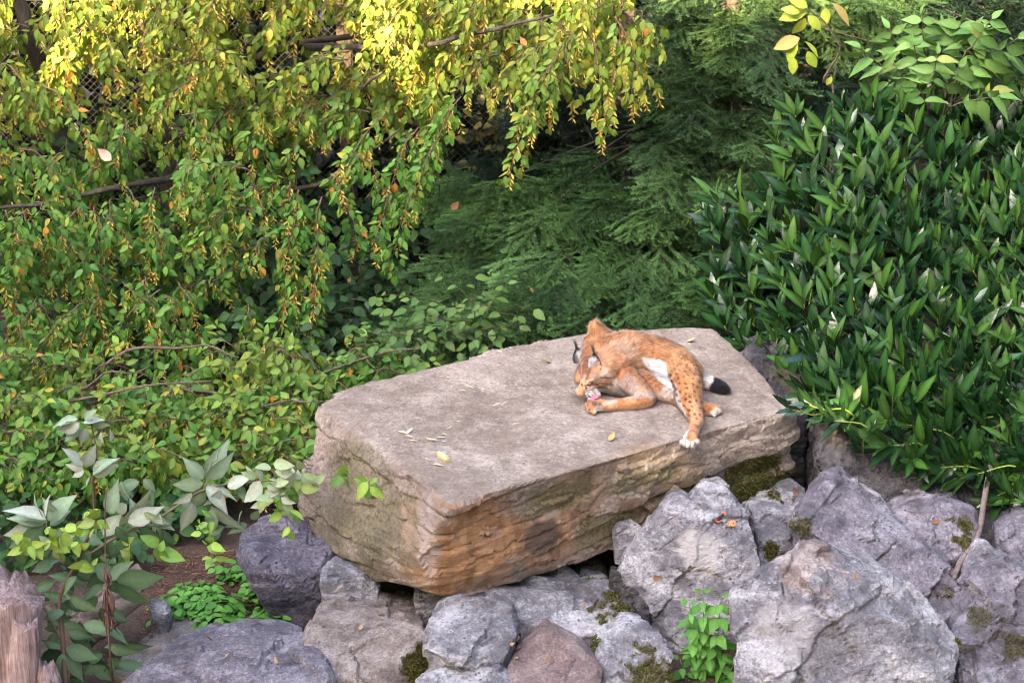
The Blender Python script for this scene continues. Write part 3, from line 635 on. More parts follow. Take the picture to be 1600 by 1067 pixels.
    for k in range(4): put(line([(908 + k * 6, 556 + k), (906 + k * 5.5, 572 + k), (907 + k * 4, 584)], 2.2), (0.20, 0.085, 0.045), 0.95)
    put(line([(931, 600), (938, 605), (948, 606)], 2.3), (0.15, 0.06, 0.03), 0.95); put(line([(940, 590), (950, 590), (958, 588)], 2.3), (0.22, 0.1, 0.05), 0.95); put(line([(914, 602), (916, 607)], 2.0), (0.12, 0.05, 0.03), 0.95)
    put(line([(917, 596), (922, 594), (928, 592)], 2.0), (0.74, 0.60, 0.50), 0.7); put(line([(918, 604), (924, 605), (930, 602)], 1.8), (0.74, 0.62, 0.54), 0.7)
    for dy in (0, 3, 6): put(line([(915, 611 + dy), (926, 609 + dy * 1.1)], 1.2), (0.12, 0.06, 0.04), 0.95)
    # tail: pale root, black end
    root, tip = LP(1085, 588, .10), LP(1131, 608, .046); t = ((V - root) @ (tip - root)) / ((tip - root) @ (tip - root))
    intail = sstep(0.075, 0.06, np.min([np.linalg.norm(V - (root + (tip - root) * q), axis=1) for q in np.linspace(0.2, 1.1, 14)], 0)) * (x > 1097) * (y < 622)
    put(intail * (t > 0.16), WHITE, 0.85); put(intail * sstep(0.50, 0.58, t + n1 * 0.05), (0.012, 0.011, 0.014), 1.0)
    put(line([(1090, 575), (1098, 600)], 2), DARK, 0.2)
    # ---------------- fur
    rng = np.random.default_rng(4)
    me.calc_loop_triangles(); tri = np.empty(len(me.loop_triangles) * 3, np.int32); me.loop_triangles.foreach_get('vertices', tri); tri = tri.reshape(-1, 3)
    A = V[tri]; area = np.linalg.norm(np.cross(A[:, 1] - A[:, 0], A[:, 2] - A[:, 0]), axis=1)
    n = 130000; ti = rng.choice(len(tri), n, p=area / area.sum()); w = rng.dirichlet((1, 1, 1), n)
    P = (A[ti] * w[:, :, None]).sum(1); FN = (Nn[tri[ti]] * w[:, :, None]).sum(1); FN /= np.linalg.norm(FN, axis=1, keepdims=True)
    cl = fbm(P * 55, 2, 15)[:, None]; cl2 = fbm(P * 26, 3, 16)[:, None]  # clump noise: hair tone plus painted shade between fur clumps
    FC = (col[tri[ti]] * w[:, :, None]).sum(1) * rng.uniform(0.62, 1.25, (n, 1)) * (1 + 0.45 * cl + 0.25 * cl2).clip(0.5, 1.5)
    grey = (rng.random((n, 1)) < 0.22) * 0.5 * sstep(0.04, 0.2, FC.mean(1, keepdims=True)); FC = FC * (1 - grey) + grey * np.array([0.66, 0.50, 0.38])
    best = np.full(n, 1e9); flow = np.zeros((n, 3)); which = np.zeros(n, int); names = sorted({s[2] for s in segs})
    for a0, b0, nm in segs:
        ab = b0 - a0; t = np.clip(((P - a0) @ ab) / (ab @ ab), 0, 1); d = np.linalg.norm(P - a0 - t[:, None] * ab, axis=1)
        m = d < best; best[m] = d[m]; flow[m] = nrm(ab); which[m] = names.index(nm)
    flow += rng.normal(0, 0.28, (n, 3)) + np.array([0, 0, -0.25])
    flow -= FN * (flow * FN).sum(1, keepdims=True); flow /= np.maximum(np.linalg.norm(flow, axis=1, keepdims=True), 1e-6)
    Pf = P - flow * (P * flow).sum(1, keepdims=True) * 0.8; stk = fbm(Pf * 48, 3, 19)[:, None]; stk2 = fbm(Pf * 20, 2, 21)[:, None]
    body = sstep(935, 960, project(P)[0])[:, None]; FC = FC * (1 + body * (0.75 * stk + 0.5 * stk2)).clip(0.4, 1.6)
    Ls = {'withers': .030, 'shoulder': .024, 'torso': .022, 'rump': .020, 'hind': .014, 'neck': .022, 'cheek': .020, 'chest': .024, 'tail': .022, 'upper_arm': .018, 'forearm': .012,
          'cranium': .015, 'far_cheek': .014, 'brow': .009, 'bridge': .005, 'muzzle': .007, 'paw': .007, 'foot': .009, 'chin': .010}
    Lh = np.array([Ls.get(k, .009) for k in names])[which] * rng.uniform(0.6, 1.3, n) * (1 + 0.8 * stk[:, 0]).clip(0.5, 1.7)
    px_, py_, _ = project(P); Lh = np.where((py_ > 668) & (px_ > 1050), Lh * 0.55, Lh); Lh = np.where((px_ < 940) & (py_ > 600), np.minimum(Lh, .007), Lh)
    dirv = flow * 0.88 + FN * rng.uniform(0.25, 0.6, (n, 1)); dirv /= np.linalg.norm(dirv, axis=1, keepdims=True)
    sidev = np.cross(dirv, FN + rng.normal(0, .3, (n, 3))); sidev /= np.maximum(np.linalg.norm(sidev, axis=1, keepdims=True), 1e-6)
    wd = (0.0010 + 0.028 * Lh)[:, None]
    B = P - FN * 0.002
    T = np.stack([B - sidev * wd, B + sidev * wd, B + dirv * Lh[:, None]], 1).reshape(-1, 3)
    tipc = FC * 1.12; FCc = np.stack([FC * 0.92, FC * 0.92, tipc], 1).reshape(-1, 3)
    fm = fast_mesh('fur', T, np.arange(3 * n), np.full(n, 3), True, np.clip(FCc, 0, 0.95))
    nn = FN * 0.8 + dirv * 0.2 ; nn /= np.linalg.norm(nn, axis=1, keepdims=True)
    fm.normals_split_custom_set(np.repeat(nn, 3, 0).tolist())
    set_col(me, col * (0.8 + 0.5 * n1[:, None]).clip(0.4, 1.1))
    base = LP(1000, 610, 0.0)
    root_o = thing('lynx', 'orange spotted lynx lying on the flat slab and licking its front paw', 'lynx', base)
    M_SKIN = vcol_mat('lynx_coat', 0.9, 0.1, 0.25); M_FUR = vcol_mat('lynx_fur', 0.75, 0.15, 0.3)
    obj('body', rebase(me, base), M_SKIN, root_o)
    f = obj('fur', rebase(fm, base), M_FUR, root_o); f['kind'] = 'stuff'
    # ---------------- ears: a cupped shell, white inside, black edge and tuft
    Vw = get_co(me) + base
    def ear(bl, br, tip, tuft, fwd, darkside):
        f0 = project(V_nearest(Vw, *[(bl[k] + br[k]) / 2 for k in (0, 1)]))[2] - 0.004
        at = lambda q, back: CAM + ray(*q) * ((f0 + back) / FPX)
        bl, br, tip, tuft = at(bl, 0), at(br, 0), at(tip, 0.03), at(tuft, 0.05); mid = (bl + br) / 2; up = tip - mid; wv = (br - bl) / 2
        bulge = nrm(np.cross(wv, up)); bulge *= np.sign(bulge @ FWD)
        V, c, L = [], [], []; nr, nc = 9, 9
        for i in range(nr):
            t = i / (nr - 1); wdt = (1 - t) ** 0.55 * (1 + 0.45 * math.sin(t * 2.8))
            for j in range(nc):
                s = j / (nc - 1) * 2 - 1
                V.append(mid + up * t + wv * s * wdt + bulge * (0.030 * (1 - s * s) * (1 - t * 0.8)) * fwd)
                dark = sstep(0.55, 0.9, np.array([t]))[0] * 0.95 + 0.95 * sstep(0.25, 0.7, np.array([s * darkside]))[0] + 0.4 * sstep(0.85, 1.0, np.array([abs(s)]))[0]
                inner = np.array([0.50, 0.44, 0.44]) * (1 - 0.6 * (abs(s * darkside - 0.3) < 0.28) * (t < 0.6))
                c.append(inner * max(0, 1 - dark) + np.array([0.02, 0.018, 0.02]) * min(1, dark))
        for i in range(nr - 1):
            for j in range(nc - 1): L += [i * nc + j, i * nc + j + 1, (i + 1) * nc + j + 1, (i + 1) * nc + j]
        V = np.array(V); n0 = len(V); back = V + bulge * 0.010 * fwd
        V2 = np.vstack([V, back]); L2 = L + [q + n0 for k in range(0, len(L), 4) for q in L[k:k + 4][::-1]]
        edge = [i * nc for i in range(nr)]; edge2 = [i * nc + nc - 1 for i in range(nr)]
        for e in (edge, edge2):
            for k in range(nr - 1): L2 += [e[k], e[k + 1], e[k + 1] + n0, e[k] + n0]
        cb = np.array(c); backc = np.where(cb.mean(1, keepdims=True) < 0.1, cb, np.array([0.45, 0.24, 0.13]))
        em = fast_mesh('ear', V2 - base, L2, np.full(len(L2) // 4, 4), True, np.vstack([cb, backc]))
        e = obj('ear', em, M_FUR, root_o)
        b = Bag()
        for k in range(26):
            q = np.random.default_rng(k).normal(0, 1, (3, 3)); st = tip + q[0] * 0.004 - up * 0.12; en = tuft + q[1] * 0.006 + (tip - tuft) * (0.3 * abs(q[2, 0]) * 0.5)
            b.add(tube([st, (st + en) / 2 + q[2] * 0.003, en], [0.0022, 0.0014, 0.0004], 4), (0.015, 0.014, 0.016))
        tm = b.mesh('tuft'); obj('ear_tuft', rebase(tm, base), M_FUR, e)
        # fringe of pale hairs in the cup
        b = Bag(); r = np.random.default_rng(5)
        for k in range(40):
            s = r.uniform(-0.85, 0.15) * darkside; t = r.uniform(0, 0.45); p0 = mid + up * t + wv * s; p1 = p0 + up * r.uniform(0.12, 0.4) + wv * r.normal(0, 0.25) - bulge * fwd * r.uniform(-0.005, 0.012)
            b.add(tube([p0, p1], [0.0012, 0.0004], 3), (0.60, 0.53, 0.50))
        hm = b.mesh('ear_hair'); obj('ear_hair', rebase(hm, base), M_FUR, e)
    ear((920, 574), (939, 577), (929, 551), (926, 539), 1.0, 1.0)
    ear((897, 567), (915, 558), (901, 543), (898, 530), 1.0, -1.0)
    # ---------------- face
    def blob(name, px, py, h, r, sc, c, rough=0.5, sub=2):
        bm = bmesh.new(); bmesh.ops.create_icosphere(bm, subdivisions=sub, radius=r); bmesh.ops.scale(bm, vec=sc, verts=bm.verts)
        m = bpy.data.meshes.new(name); bm.to_mesh(m); bm.free(); m.polygons.foreach_set('use_smooth', np.ones(len(m.polygons), bool))
        set_col(m, np.tile(c, (len(m.vertices), 1))); k = 'lynx_' + name
        o = obj(name, m, MATS.get(k) or vcol_mat(k, rough, 0.5), root_o); o.location = LP(px, py, h) - base; return o
    o = blob('nose', 906.5, 619, .100, .0115, (1.2, 0.8, 0.7), (0.17, 0.07, 0.06), 0.4)
    # tongue curling over the paw
    pts = bez([LP(929, 617, .092), LP(929, 621, .092), LP(928, 624, .088), LP(925, 625.5, .082)], 8)
    V = []; L = []
    for i, p in enumerate(pts):
        wdt = 0.017 * math.sin(0.6 + 2.2 * i / 7) + 0.004
        for j in range(5):
            s = j / 4 * 2 - 1; V.append(p + np.array([s * wdt * 1.05, 0, 0.006 * s * s + 0.004 * s]))
    for i in range(7):
        for j in range(4): L += [i * 5 + j, i * 5 + j + 1, i * 5 + j + 6, i * 5 + j + 5]
    V = np.array(V) - FWD * 0.035; n0 = len(V); V2 = np.vstack([V, V + np.array([0, 0.006, -0.006])]); L2 = L + [q + n0 for k in range(0, len(L), 4) for q in L[k:k + 4][::-1]]
    tm = fast_mesh('tongue', V2 - base, L2, np.full(len(L2) // 4, 4), True, np.tile((0.52, 0.15, 0.22), (len(V2), 1)))
    obj('tongue', tm, vcol_mat('tongue', 0.35, 0.5), root_o)
    M_DK = vcol_mat('eyelid', 0.5, 0.3); M_WH = vcol_mat('whisker', 0.4, 0.4)
    for pts in ([(918, 600, 0), (921, 601.5, 0), (925, 600.5, 0), (929, 597.5, 0)], [(907.5, 596, 0), (909, 599, 0), (910.5, 600, 0)]):
        P3 = []
        for px, py, _ in pts:                                 # closed lid: lies on the body surface
            d = V_nearest(V=get_co(me) + base, px=px, py=py); P3.append(d)
        b = Bag(); b.add(tube(bez(P3, 9), [0.0018, 0.0032, 0.004, 0.0042, 0.0042, 0.004, 0.0036, 0.003, 0.0015], 5), (0.035, 0.02, 0.015))
        obj('closed_eye', rebase(b.mesh('closed_eye'), base), M_DK, root_o)
    r = random.Random(3)
    for k in range(9):
        s = V_nearest(V=get_co(me) + base, px=920 + r.uniform(-4, 6), py=613 + r.uniform(-3, 3)); d = np.array([r.uniform(-0.3, 1.0), -0.5, r.uniform(-0.6, 0.0)])
        b = Bag(); l = r.uniform(0.06, 0.11); b.add(tube(bez([s, s + d * l * 0.5, s + d * l + np.array([0, 0, -0.01])], 6), np.linspace(0.0011, 0.0004, 6), 3), (0.8, 0.78, 0.76))
        obj('whisker', rebase(b.mesh('whisker'), base), M_WH, root_o)
    for px, py, h in ((1068, 699, .022), (1075, 702, .018), (1083, 701, .018)):
        b = Bag(); p = LP(px, py - 1.5, h); b.add(tube([p, p + np.array([0, -0.014, -0.004]), p + np.array([0, -0.022, -0.014])], [0.004, 0.003, 0.0008], 5), (0.10, 0.08, 0.07))
        obj('claw', rebase(b.mesh('claw'), base), M_DK, root_o)
    return root_o
def V_nearest(V, px, py):
    """the body's surface point that the photograph shows at this place, lifted a hair's breadth"""
    x, y, f = project(V); d = np.hypot(x - px, y - py); k = np.where(d < 3.0)[0]
    if not len(k): k = np.array([d.argmin()])
    j = k[f[k].argmin()]; return V[j] - FWD * 0.008
lynx = build_lynx()
# ------------------------------------------------------------------ foliage tools
def leaf_tpl(wr=0.5, nseg=4, fold=0.18, droop=0.25, peak=0.42, tip=1.0, serr=0.0, rib=1.12, edge=0.94):
    """one leaf of length 1 along +Y, blade normal +Z; peak: where it is widest"""
    V = []; L = []; S = []
    for i in range(nseg + 1):
        t = i / nseg
        w = 0.5 * wr * (math.sin(math.pi * t ** (math.log(0.5) / math.log(peak))) ** (0.85 * tip)) if 0 < t < 1 else 0.0
        if serr and 0 < t < 1: w *= 1 + serr * (1 if i % 2 else -1)
        z = -droop * t * t
        if i in (0, nseg): V.append((0, t, z))
        else: V += [(-w, t - 0.02, z + fold * w), (0, t, z), (w, t - 0.02, z + fold * w)]
    def row(i): return [0] if i == 0 else ([1 + 3 * (nseg - 1)] if i == nseg else [1 + 3 * (i - 1) + k for k in range(3)])
    for i in range(nseg):
        a, b = row(i), row(i + 1)
        if len(a) == 1: L += [a[0], b[1], b[0], a[0], b[2], b[1]]; S += [3, 3]
        elif len(b) == 1: L += [a[0], a[1], b[0], a[1], a[2], b[0]]; S += [3, 3]
        else: L += [a[0], a[1], b[1], b[0], a[1], a[2], b[2], b[1]]; S += [4, 4]
    mul = np.ones(len(V))
    for i in range(1, nseg): k = 1 + 3 * (i - 1); mul[k + 1] = rib; mul[[k, k + 2]] = edge
    return np.array(V, float), np.array(L), np.array(S), mul
def frames(D, Nn):
    D = np.asarray(D, float); Nn = np.asarray(Nn, float)
    D = D / np.linalg.norm(D, axis=1, keepdims=True)
    X = np.cross(D, Nn); l = np.linalg.norm(X, axis=1, keepdims=True); bad = l[:, 0] < 1e-4
    X[bad] = np.cross(D[bad], np.array([0.31, 0.77, 0.55])); X /= np.linalg.norm(X, axis=1, keepdims=True)
    Z = np.cross(X, D)
    return np.stack([X, D, Z], 2)             # columns: across, along, normal
def merge_tpl(tpl, P, R, S, col, name, smooth=True):
    V, L, sz = tpl[:3]; n = len(P)
    W = np.einsum('nij,vj->nvi', R, V) * np.asarray(S)[:, None, None] + P[:, None, :]
    LL = (L[None, :] + (np.arange(n) * len(V))[:, None]).ravel()
    return fast_mesh(name, W.reshape(-1, 3), LL, np.tile(sz, n), smooth, np.repeat(col, len(V), 0))
def visible_first(P, cell, limit, margin=20):
    """indices of the pieces that show largest: the front-most in every small cell of the picture"""
    x, y, f = project(P); ok = (x > -margin) & (x < 1600 + margin) & (y > -margin) & (y < 1067 + margin)
    key = (np.floor(x / cell).astype(int) + 50) * 1000 + np.floor(y / cell).astype(int) + 50
    order = np.argsort(f); seen = set(); out = []
    for i in order:
        if not ok[i] or key[i] in seen: continue
        seen.add(key[i]); out.append(i)
    return np.array(out[:limit], int)
class Pieces:
    """gathers the leaves (or seed clusters, sprays) of one plant, then writes the 300 largest as objects and the rest as one part"""
    def __init__(s): s.P = []; s.D = []; s.N = []; s.S = []; s.c = []
    def add(s, p, d, n, size, c): s.P.append(p); s.D.append(d); s.N.append(n); s.S.append(size); s.c.append(c)
    def write(s, root, base, name, rest, tpls, mat, limit=300, cell=14, seed=1, smooth=True):
        if not s.P: return
        P = np.array(s.P); R = frames(np.array(s.D), np.array(s.N)); S = np.array(s.S, float); c = np.array(s.c); rng = np.random.default_rng(seed)
        base = np.asarray(base, float); kind = rng.integers(0, len(tpls), len(P))
        single = visible_first(P, cell, limit) if limit else np.array([], int)
        mask = np.zeros(len(P), bool); mask[single] = True
        if len(single):
            ncol = 7; cs = c[single]; o1 = np.argsort(cs @ np.array([1.0, -0.8, 0.3])); bins = np.empty(len(single), int); bins[o1] = np.arange(len(single)) * ncol // len(single)
            meshes = {}
            for k, i in enumerate(single):
                key = (kind[i], bins[k])
                if key not in meshes:
                    V, L, sz = tpls[kind[i]][:3]; cc = cs[bins == bins[k]].mean(0)
                    meshes[key] = fast_mesh(name, V, L, sz, smooth, np.tile(cc, (len(V), 1)) * (tpls[kind[i]][3][:, None] if len(tpls[kind[i]]) > 3 else 1)); meshes[key].materials.append(mat)
                o = bpy.data.objects.new(name, meshes[key]); C.objects.link(o); o.parent = root
                M = Matrix([[*(R[i][r] * S[i]), P[i][r] - base[r]] for r in range(3)] + [[0, 0, 0, 1]]); o.matrix_basis = M
        Bm = []
        for k in range(len(tpls)):
            m = (~mask) & (kind == k)
            if not m.any(): continue
            Bm.append((tpls[k], P[m] - base, R[m], S[m], c[m]))
        if (~mask).any():
            Vs, Ls, Ss, Cs, n0 = [], [], [], [], 0
            for tpl, p, r, sc, cc in Bm:
                V, L, sz = tpl[:3]; n = len(p); mu = tpl[3] if len(tpl) > 3 else np.ones(len(V)); W = np.einsum('nij,vj->nvi', r, V) * sc[:, None, None] + p[:, None, :]
                Vs.append(W.reshape(-1, 3)); Ls.append((L[None, :] + (np.arange(n) * len(V))[:, None]).ravel() + n0); Ss.append(np.tile(sz, n)); Cs.append((cc[:, None, :] * mu[None, :, None]).reshape(-1, 3)); n0 += n * len(V)
            m = fast_mesh(rest, np.vstack(Vs), np.concatenate(Ls), np.concatenate(Ss), smooth, np.vstack(Cs))
            o = obj(rest, m, mat, root); o['kind'] = 'stuff'
def lerp(a, b, t): return np.asarray(a) * (1 - t) + np.asarray(b) * t
def jit(c, rng, s=0.18): return np.clip(np.asarray(c) * rng.uniform(1 - s, 1 + s) * np.array([rng.uniform(0.93, 1.07), 1, rng.uniform(0.9, 1.1)]), 0, 1)
DOWN = np.array([0, 0, -1.0]); TOCAM = np.array([0, -0.91, 0.41])
M_HORN = leaf_mat('hornbeam_leaf', 0.55, 0.30, 0.3)
M_SEED = leaf_mat('hornbeam_seed', 0.7, 0.30, 0.2)
M_LAUREL = leaf_mat('laurel_leaf', 0.26, 0.05, 0.65, mott=0.15)
M_ELDER = leaf_mat('elder_leaf', 0.6, 0.18, 0.3, mott=0.4)
M_NEEDLE = leaf_mat('fir_needle', 0.55, 0.12, 0.3, mott=0.1)
M_BARK = bark_mat('dark_bark', (0.035, 0.027, 0.022), (0.11, 0.085, 0.065))
M_TWIG = bark_mat('twig_bark', (0.07, 0.05, 0.035), (0.20, 0.15, 0.11), 2.0)
M_STEM = vcol_mat('green_stem', 0.5, 0.3)
HORN_T = [leaf_tpl(0.56, 5, 0.25, 0.20, 0.42, 1.2), leaf_tpl(0.58, 5, 0.45, 0.40, 0.42, 1.2), leaf_tpl(0.50, 5, 0.12, 0.08, 0.42, 1.2)]
def seed_tpl(seed):
    """a hanging cluster of hornbeam fruit: paired narrow bracts down a thin stalk, length 1 along +Y"""
    rng = random.Random(seed); V, L, S = [], [], []
    bt = leaf_tpl(0.34, 2, 0.3, 0.2)
    for k in range(11):
        t = 0.08 + 0.82 * k / 10; a = k * 2.4 + rng.uniform(-0.4, 0.4); sp = 0.75 + rng.uniform(-0.15, 0.2)
        d = nrm([math.cos(a) * sp, 0.75, math.sin(a) * sp]); R = frames([d], [[-math.sin(a) + 0.2, 0.1, math.cos(a)]])[0]
        v = (R @ bt[0].T).T * (0.30 * (1.1 - 0.4 * t)) + np.array([0, t * 0.8, 0]); L.append(bt[1] + sum(len(q) for q in V)); V.append(v); S.append(bt[2])
    return np.vstack(V), np.concatenate(L), np.concatenate(S)
SEED_T = [seed_tpl(1), seed_tpl(2)]

# ------------------------------------------------------------------ hornbeam
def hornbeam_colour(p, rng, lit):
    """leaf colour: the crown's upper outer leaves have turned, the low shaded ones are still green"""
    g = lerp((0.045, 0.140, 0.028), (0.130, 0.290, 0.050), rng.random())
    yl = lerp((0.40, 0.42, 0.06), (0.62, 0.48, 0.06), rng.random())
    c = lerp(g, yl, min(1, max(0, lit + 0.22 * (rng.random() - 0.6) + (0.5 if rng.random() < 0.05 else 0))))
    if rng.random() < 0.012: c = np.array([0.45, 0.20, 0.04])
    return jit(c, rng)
def hang(path, rng, leaves, seeds, twigs, lit, dens=1.0, seedy=0.5, side=1.0, Ls=0.088, spread=0.17):
    """a drooping shoot: side twigs with alternate leaves, fruit clusters hanging between"""
    n = len(path); twigs.add(tube(path, np.linspace(0.006, 0.0016, n), 4), (0.13, 0.09, 0.06))
    Lg = np.concatenate([[0], np.cumsum(np.linalg.norm(np.diff(path, axis=0), axis=1))]); tot = Lg[-1]
    def at(s): return np.array([np.interp(s, Lg, path[:, k]) for k in range(3)])
    s = 0.02; sg = 1
    while s < tot:
        p = at(s); T = nrm(at(min(s + 0.03, tot)) - at(max(s - 0.03, 0)))
        sd = nrm(np.cross(T, TOCAM) + rng.normal(0, 0.25, 3)) * sg; sg = -sg
        l = spread * rng.uniform(0.5, 1.25) * side * (1 - 0.5 * s / tot) + 0.03
        d = nrm(sd * 0.75 + T * 0.45 + rng.normal(0, 0.18, 3) + DOWN * 0.25)
        k = max(2, int(l / 0.031)); q = p.copy(); sg2 = 1
        tp = [p]
        for j in range(k):
            d = nrm(d + DOWN * 0.22); q = q + d * 0.031; tp.append(q)
            sv = nrm(np.cross(d, TOCAM)) * sg2; sg2 = -sg2
            ld = nrm(d * 0.55 + sv * 0.6 + DOWN * 0.55 + rng.normal(0, 0.18, 3)); ln = nrm(TOCAM * 0.6 + np.array([0, 0, 0.75]) + rng.normal(0, 0.35, 3))
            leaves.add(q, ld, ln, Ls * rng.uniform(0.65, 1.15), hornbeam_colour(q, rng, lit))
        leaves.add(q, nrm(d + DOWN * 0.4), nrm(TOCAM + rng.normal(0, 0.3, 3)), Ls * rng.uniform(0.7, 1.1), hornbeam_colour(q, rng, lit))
        if len(tp) > 2: twigs.add(tube(tp, np.linspace(0.003, 0.001, len(tp)), 3), (0.12, 0.085, 0.05))
        if rng.random() < seedy:
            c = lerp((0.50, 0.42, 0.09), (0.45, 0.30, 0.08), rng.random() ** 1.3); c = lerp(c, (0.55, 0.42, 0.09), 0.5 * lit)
            seeds.add(q if rng.random() < 0.6 else p, nrm(DOWN + rng.normal(0, 0.18, 3)), TOCAM, rng.uniform(0.12, 0.21), jit(c, rng))
        s += 0.052 / dens * rng.uniform(0.7, 1.3)
def pix_path(pts, n=14, wob=0.02, seed=0):
    return wobble(bez([PY(*p) for p in pts], n), wob, seed)
def arch(px0, py0, px1, py1, y0, y1, rng, lift=0.12):
    """an arching then hanging shoot between two places"""
    a, b = PY(px0, py0, y0), PY(px1, py1, y1); m = lerp(a, b, 0.45) + np.array([0, 0, lift]) * np.linalg.norm(b - a)
    return wobble(bez([a, m, b], 14), 0.02, int(rng.integers(1000)))
def build_hornbeam():
    rng = np.random.default_rng(12); base = np.array([*PY(262, 250, 4.0)[:2], -0.85]); 
    root = thing('hornbeam_tree', 'hornbeam tree with drooping yellow green branches and hanging seed clusters above the slab', 'tree', base)
    leaves, seeds, twigs = Pieces(), Pieces(), Bag()
    # trunk and limbs
    def limb(pts, r, name, seed):
        p = wobble(bez([np.asarray(q) for q in pts], 18), 0.03, seed); V, L, S = tube(p, np.interp(np.linspace(0, 1, 18), np.linspace(0, 1, len(r)), r), 10)
        V = V + fbm(V * 9, 3, seed)[:, None] * 0.02
        m = fast_mesh(name, V - base, L, S); obj(name, m, M_BARK, root); return p
    fork = PY(264, 172, 4.0)
    limb([base + [0, 0, -0.1], lerp(base, fork, 0.5) + [0.05, 0, 0], fork], [0.17, 0.14, 0.13], 'trunk', 1)
    limb([fork, PY(240, 100, 3.9), PY(225, 20, 3.8), PY(230, -120, 3.8), PY(280, -420, 4.0)], [0.10, 0.075, 0.065, 0.05, 0.02], 'limb', 2)
    limb([fork, PY(300, 140, 3.9), PY(340, 120, 3.7), PY(480, 70, 3.2), PY(650, 30, 2.8)], [0.09, 0.07, 0.05, 0.03, 0.015], 'limb', 3)
    limb([fork - [0, 0, 0.2], PY(180, 265, 3.6), PY(110, 250, 3.2), PY(30, 180, 3.0), PY(-60, 120, 2.8)], [0.09, 0.07, 0.06, 0.05, 0.03], 'limb', 4)
    limb([PY(110, 250, 3.2), PY(80, 150, 3.1), PY(60, 80, 3.0), PY(20, -20, 2.9), PY(-40, -200, 2.8)], [0.07, 0.06, 0.055, 0.05, 0.03], 'limb', 5)
    limb([fork - [0, 0, 0.1], PY(330, 235, 3.4), PY(430, 215, 3.0), PY(520, 160, 2.7), PY(600, 115, 2.5)], [0.05, 0.04, 0.03, 0.02, 0.01], 'limb', 6)
    limb([fork - [0, 0, 0.3], PY(280, 265, 3.0), PY(200, 288, 2.5), PY(90, 315, 2.3), PY(-20, 330, 2.2)], [0.04, 0.03, 0.022, 0.016, 0.01], 'limb', 7)
    limb([PY(480, 70, 3.2), PY(560, 75, 2.7), PY(680, 62, 2.3), PY(770, 50, 2.2), PY(860, 25, 2.1)], [0.03, 0.022, 0.018, 0.014, 0.008], 'limb', 8)
    limb([fork - [0, 0, 0.55], PY(360, 330, 3.2), PY(460, 300, 2.6), PY(540, 260, 2.3), PY(620, 200, 2.2)], [0.035, 0.028, 0.02, 0.014, 0.008], 'limb', 9)
    # shoots the photograph shows one by one: start, end (photograph), depth
    named = [
        (720, 150, 605, 425, 2.0, 1.7), (690, 190, 640, 330, 2.1, 1.9), (650, 200, 580, 390, 2.2, 1.9), (880, 70, 795, 275, 2.0, 1.8), (840, 100, 815, 200, 2.1, 1.9), (900, 50, 850, 190, 2.1, 2.0),
        (1000, 20, 1030, 75, 2.1, 2.0), (960, 30, 1010, 140, 2.1, 2.0), (920, 50, 950, 205, 2.1, 2.0), (880, 40, 900, 150, 2.2, 2.1), (990, 60, 930, 180, 2.2, 2.1), (1010, 30, 985, 160, 2.2, 2.1),
        (470, 300, 435, 575, 1.7, 1.5), (500, 310, 490, 560, 1.75, 1.55), (455, 280, 460, 480, 1.7, 1.6), (520, 270, 560, 380, 2.0, 1.9), (600, 180, 520, 300, 2.2, 2.0), (560, 240, 620, 330, 2.1, 2.0),
        (240, 290, 215, 480, 2.1, 1.9), (330, 280, 355, 425, 2.1, 1.9), (300, 290, 300, 400, 2.2, 2.0), (150, 320, 165, 470, 2.0, 1.8), (90, 320, 110, 450, 2.0, 1.8), (40, 330, 25, 540, 1.9, 1.6), (10, 330, 60, 480, 1.9, 1.7),
        (380, 260, 420, 360, 2.2, 2.1), (200, 300, 260, 400, 2.2, 2.0), (120, 330, 60, 440, 2.0, 1.8), (400, 200, 430, 300, 2.4, 2.3), (350, 180, 300, 260, 2.8, 2.6), (330, 165, 430, 205, 3.0, 2.8), (290, 190, 400, 180, 3.0, 2.9), (340, 190, 250, 235, 2.9, 2.8),
        (380, 170, 440, 190, 2.9, 2.8), (160, 450, 120, 560, 1.7, 1.5), (280, 440, 320, 545, 1.7, 1.5), (230, 430, 240, 560, 1.7, 1.4), (190, 440, 290, 560, 1.6, 1.4), (130, 470, 40, 600, 1.6, 1.3), (250, 450, 160, 560, 1.6, 1.4), (60, 460, 10, 600, 1.6, 1.3)]
    for a, b, c, d, y0, y1 in named:
        lit = sstep(330, 60, np.array([(b + d) / 2]))[0]  # higher shoots get sunlit gold put into leaf and seed colour
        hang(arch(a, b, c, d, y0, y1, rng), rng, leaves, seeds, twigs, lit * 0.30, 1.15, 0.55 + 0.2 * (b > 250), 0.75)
    for k in range(230):                                       # the rest of the visible crown
        px = rng.uniform(-60, 1000); top = np.interp(px, [0, 300, 500, 700, 1000], [250, 230, 230, 130, 40]); py = rng.uniform(-90, top)
        # leave windows where the photograph looks through to the fence
        if any(abs(px - hx) < hw and abs(py + 40 - hy) < hh for hx, hy, hw, hh in ((205, 150, 24, 45), (262, 150, 24, 50), (400, 120, 34, 38), (545, 45, 22, 30), (735, 190, 30, 50), (30, 220, 32, 28))) : continue
        y0 = rng.uniform(2.3, 3.6); l = rng.uniform(25, 105); dxx = rng.uniform(-150, 10) if px > 330 else rng.uniform(-110, 90)
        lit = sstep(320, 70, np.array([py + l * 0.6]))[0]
        hang(arch(px, py, px + dxx, py + l, y0, y0 - 0.2, rng, 0.18), rng, leaves, seeds, twigs, lit * 0.34, 1.0, 0.5, 0.85)
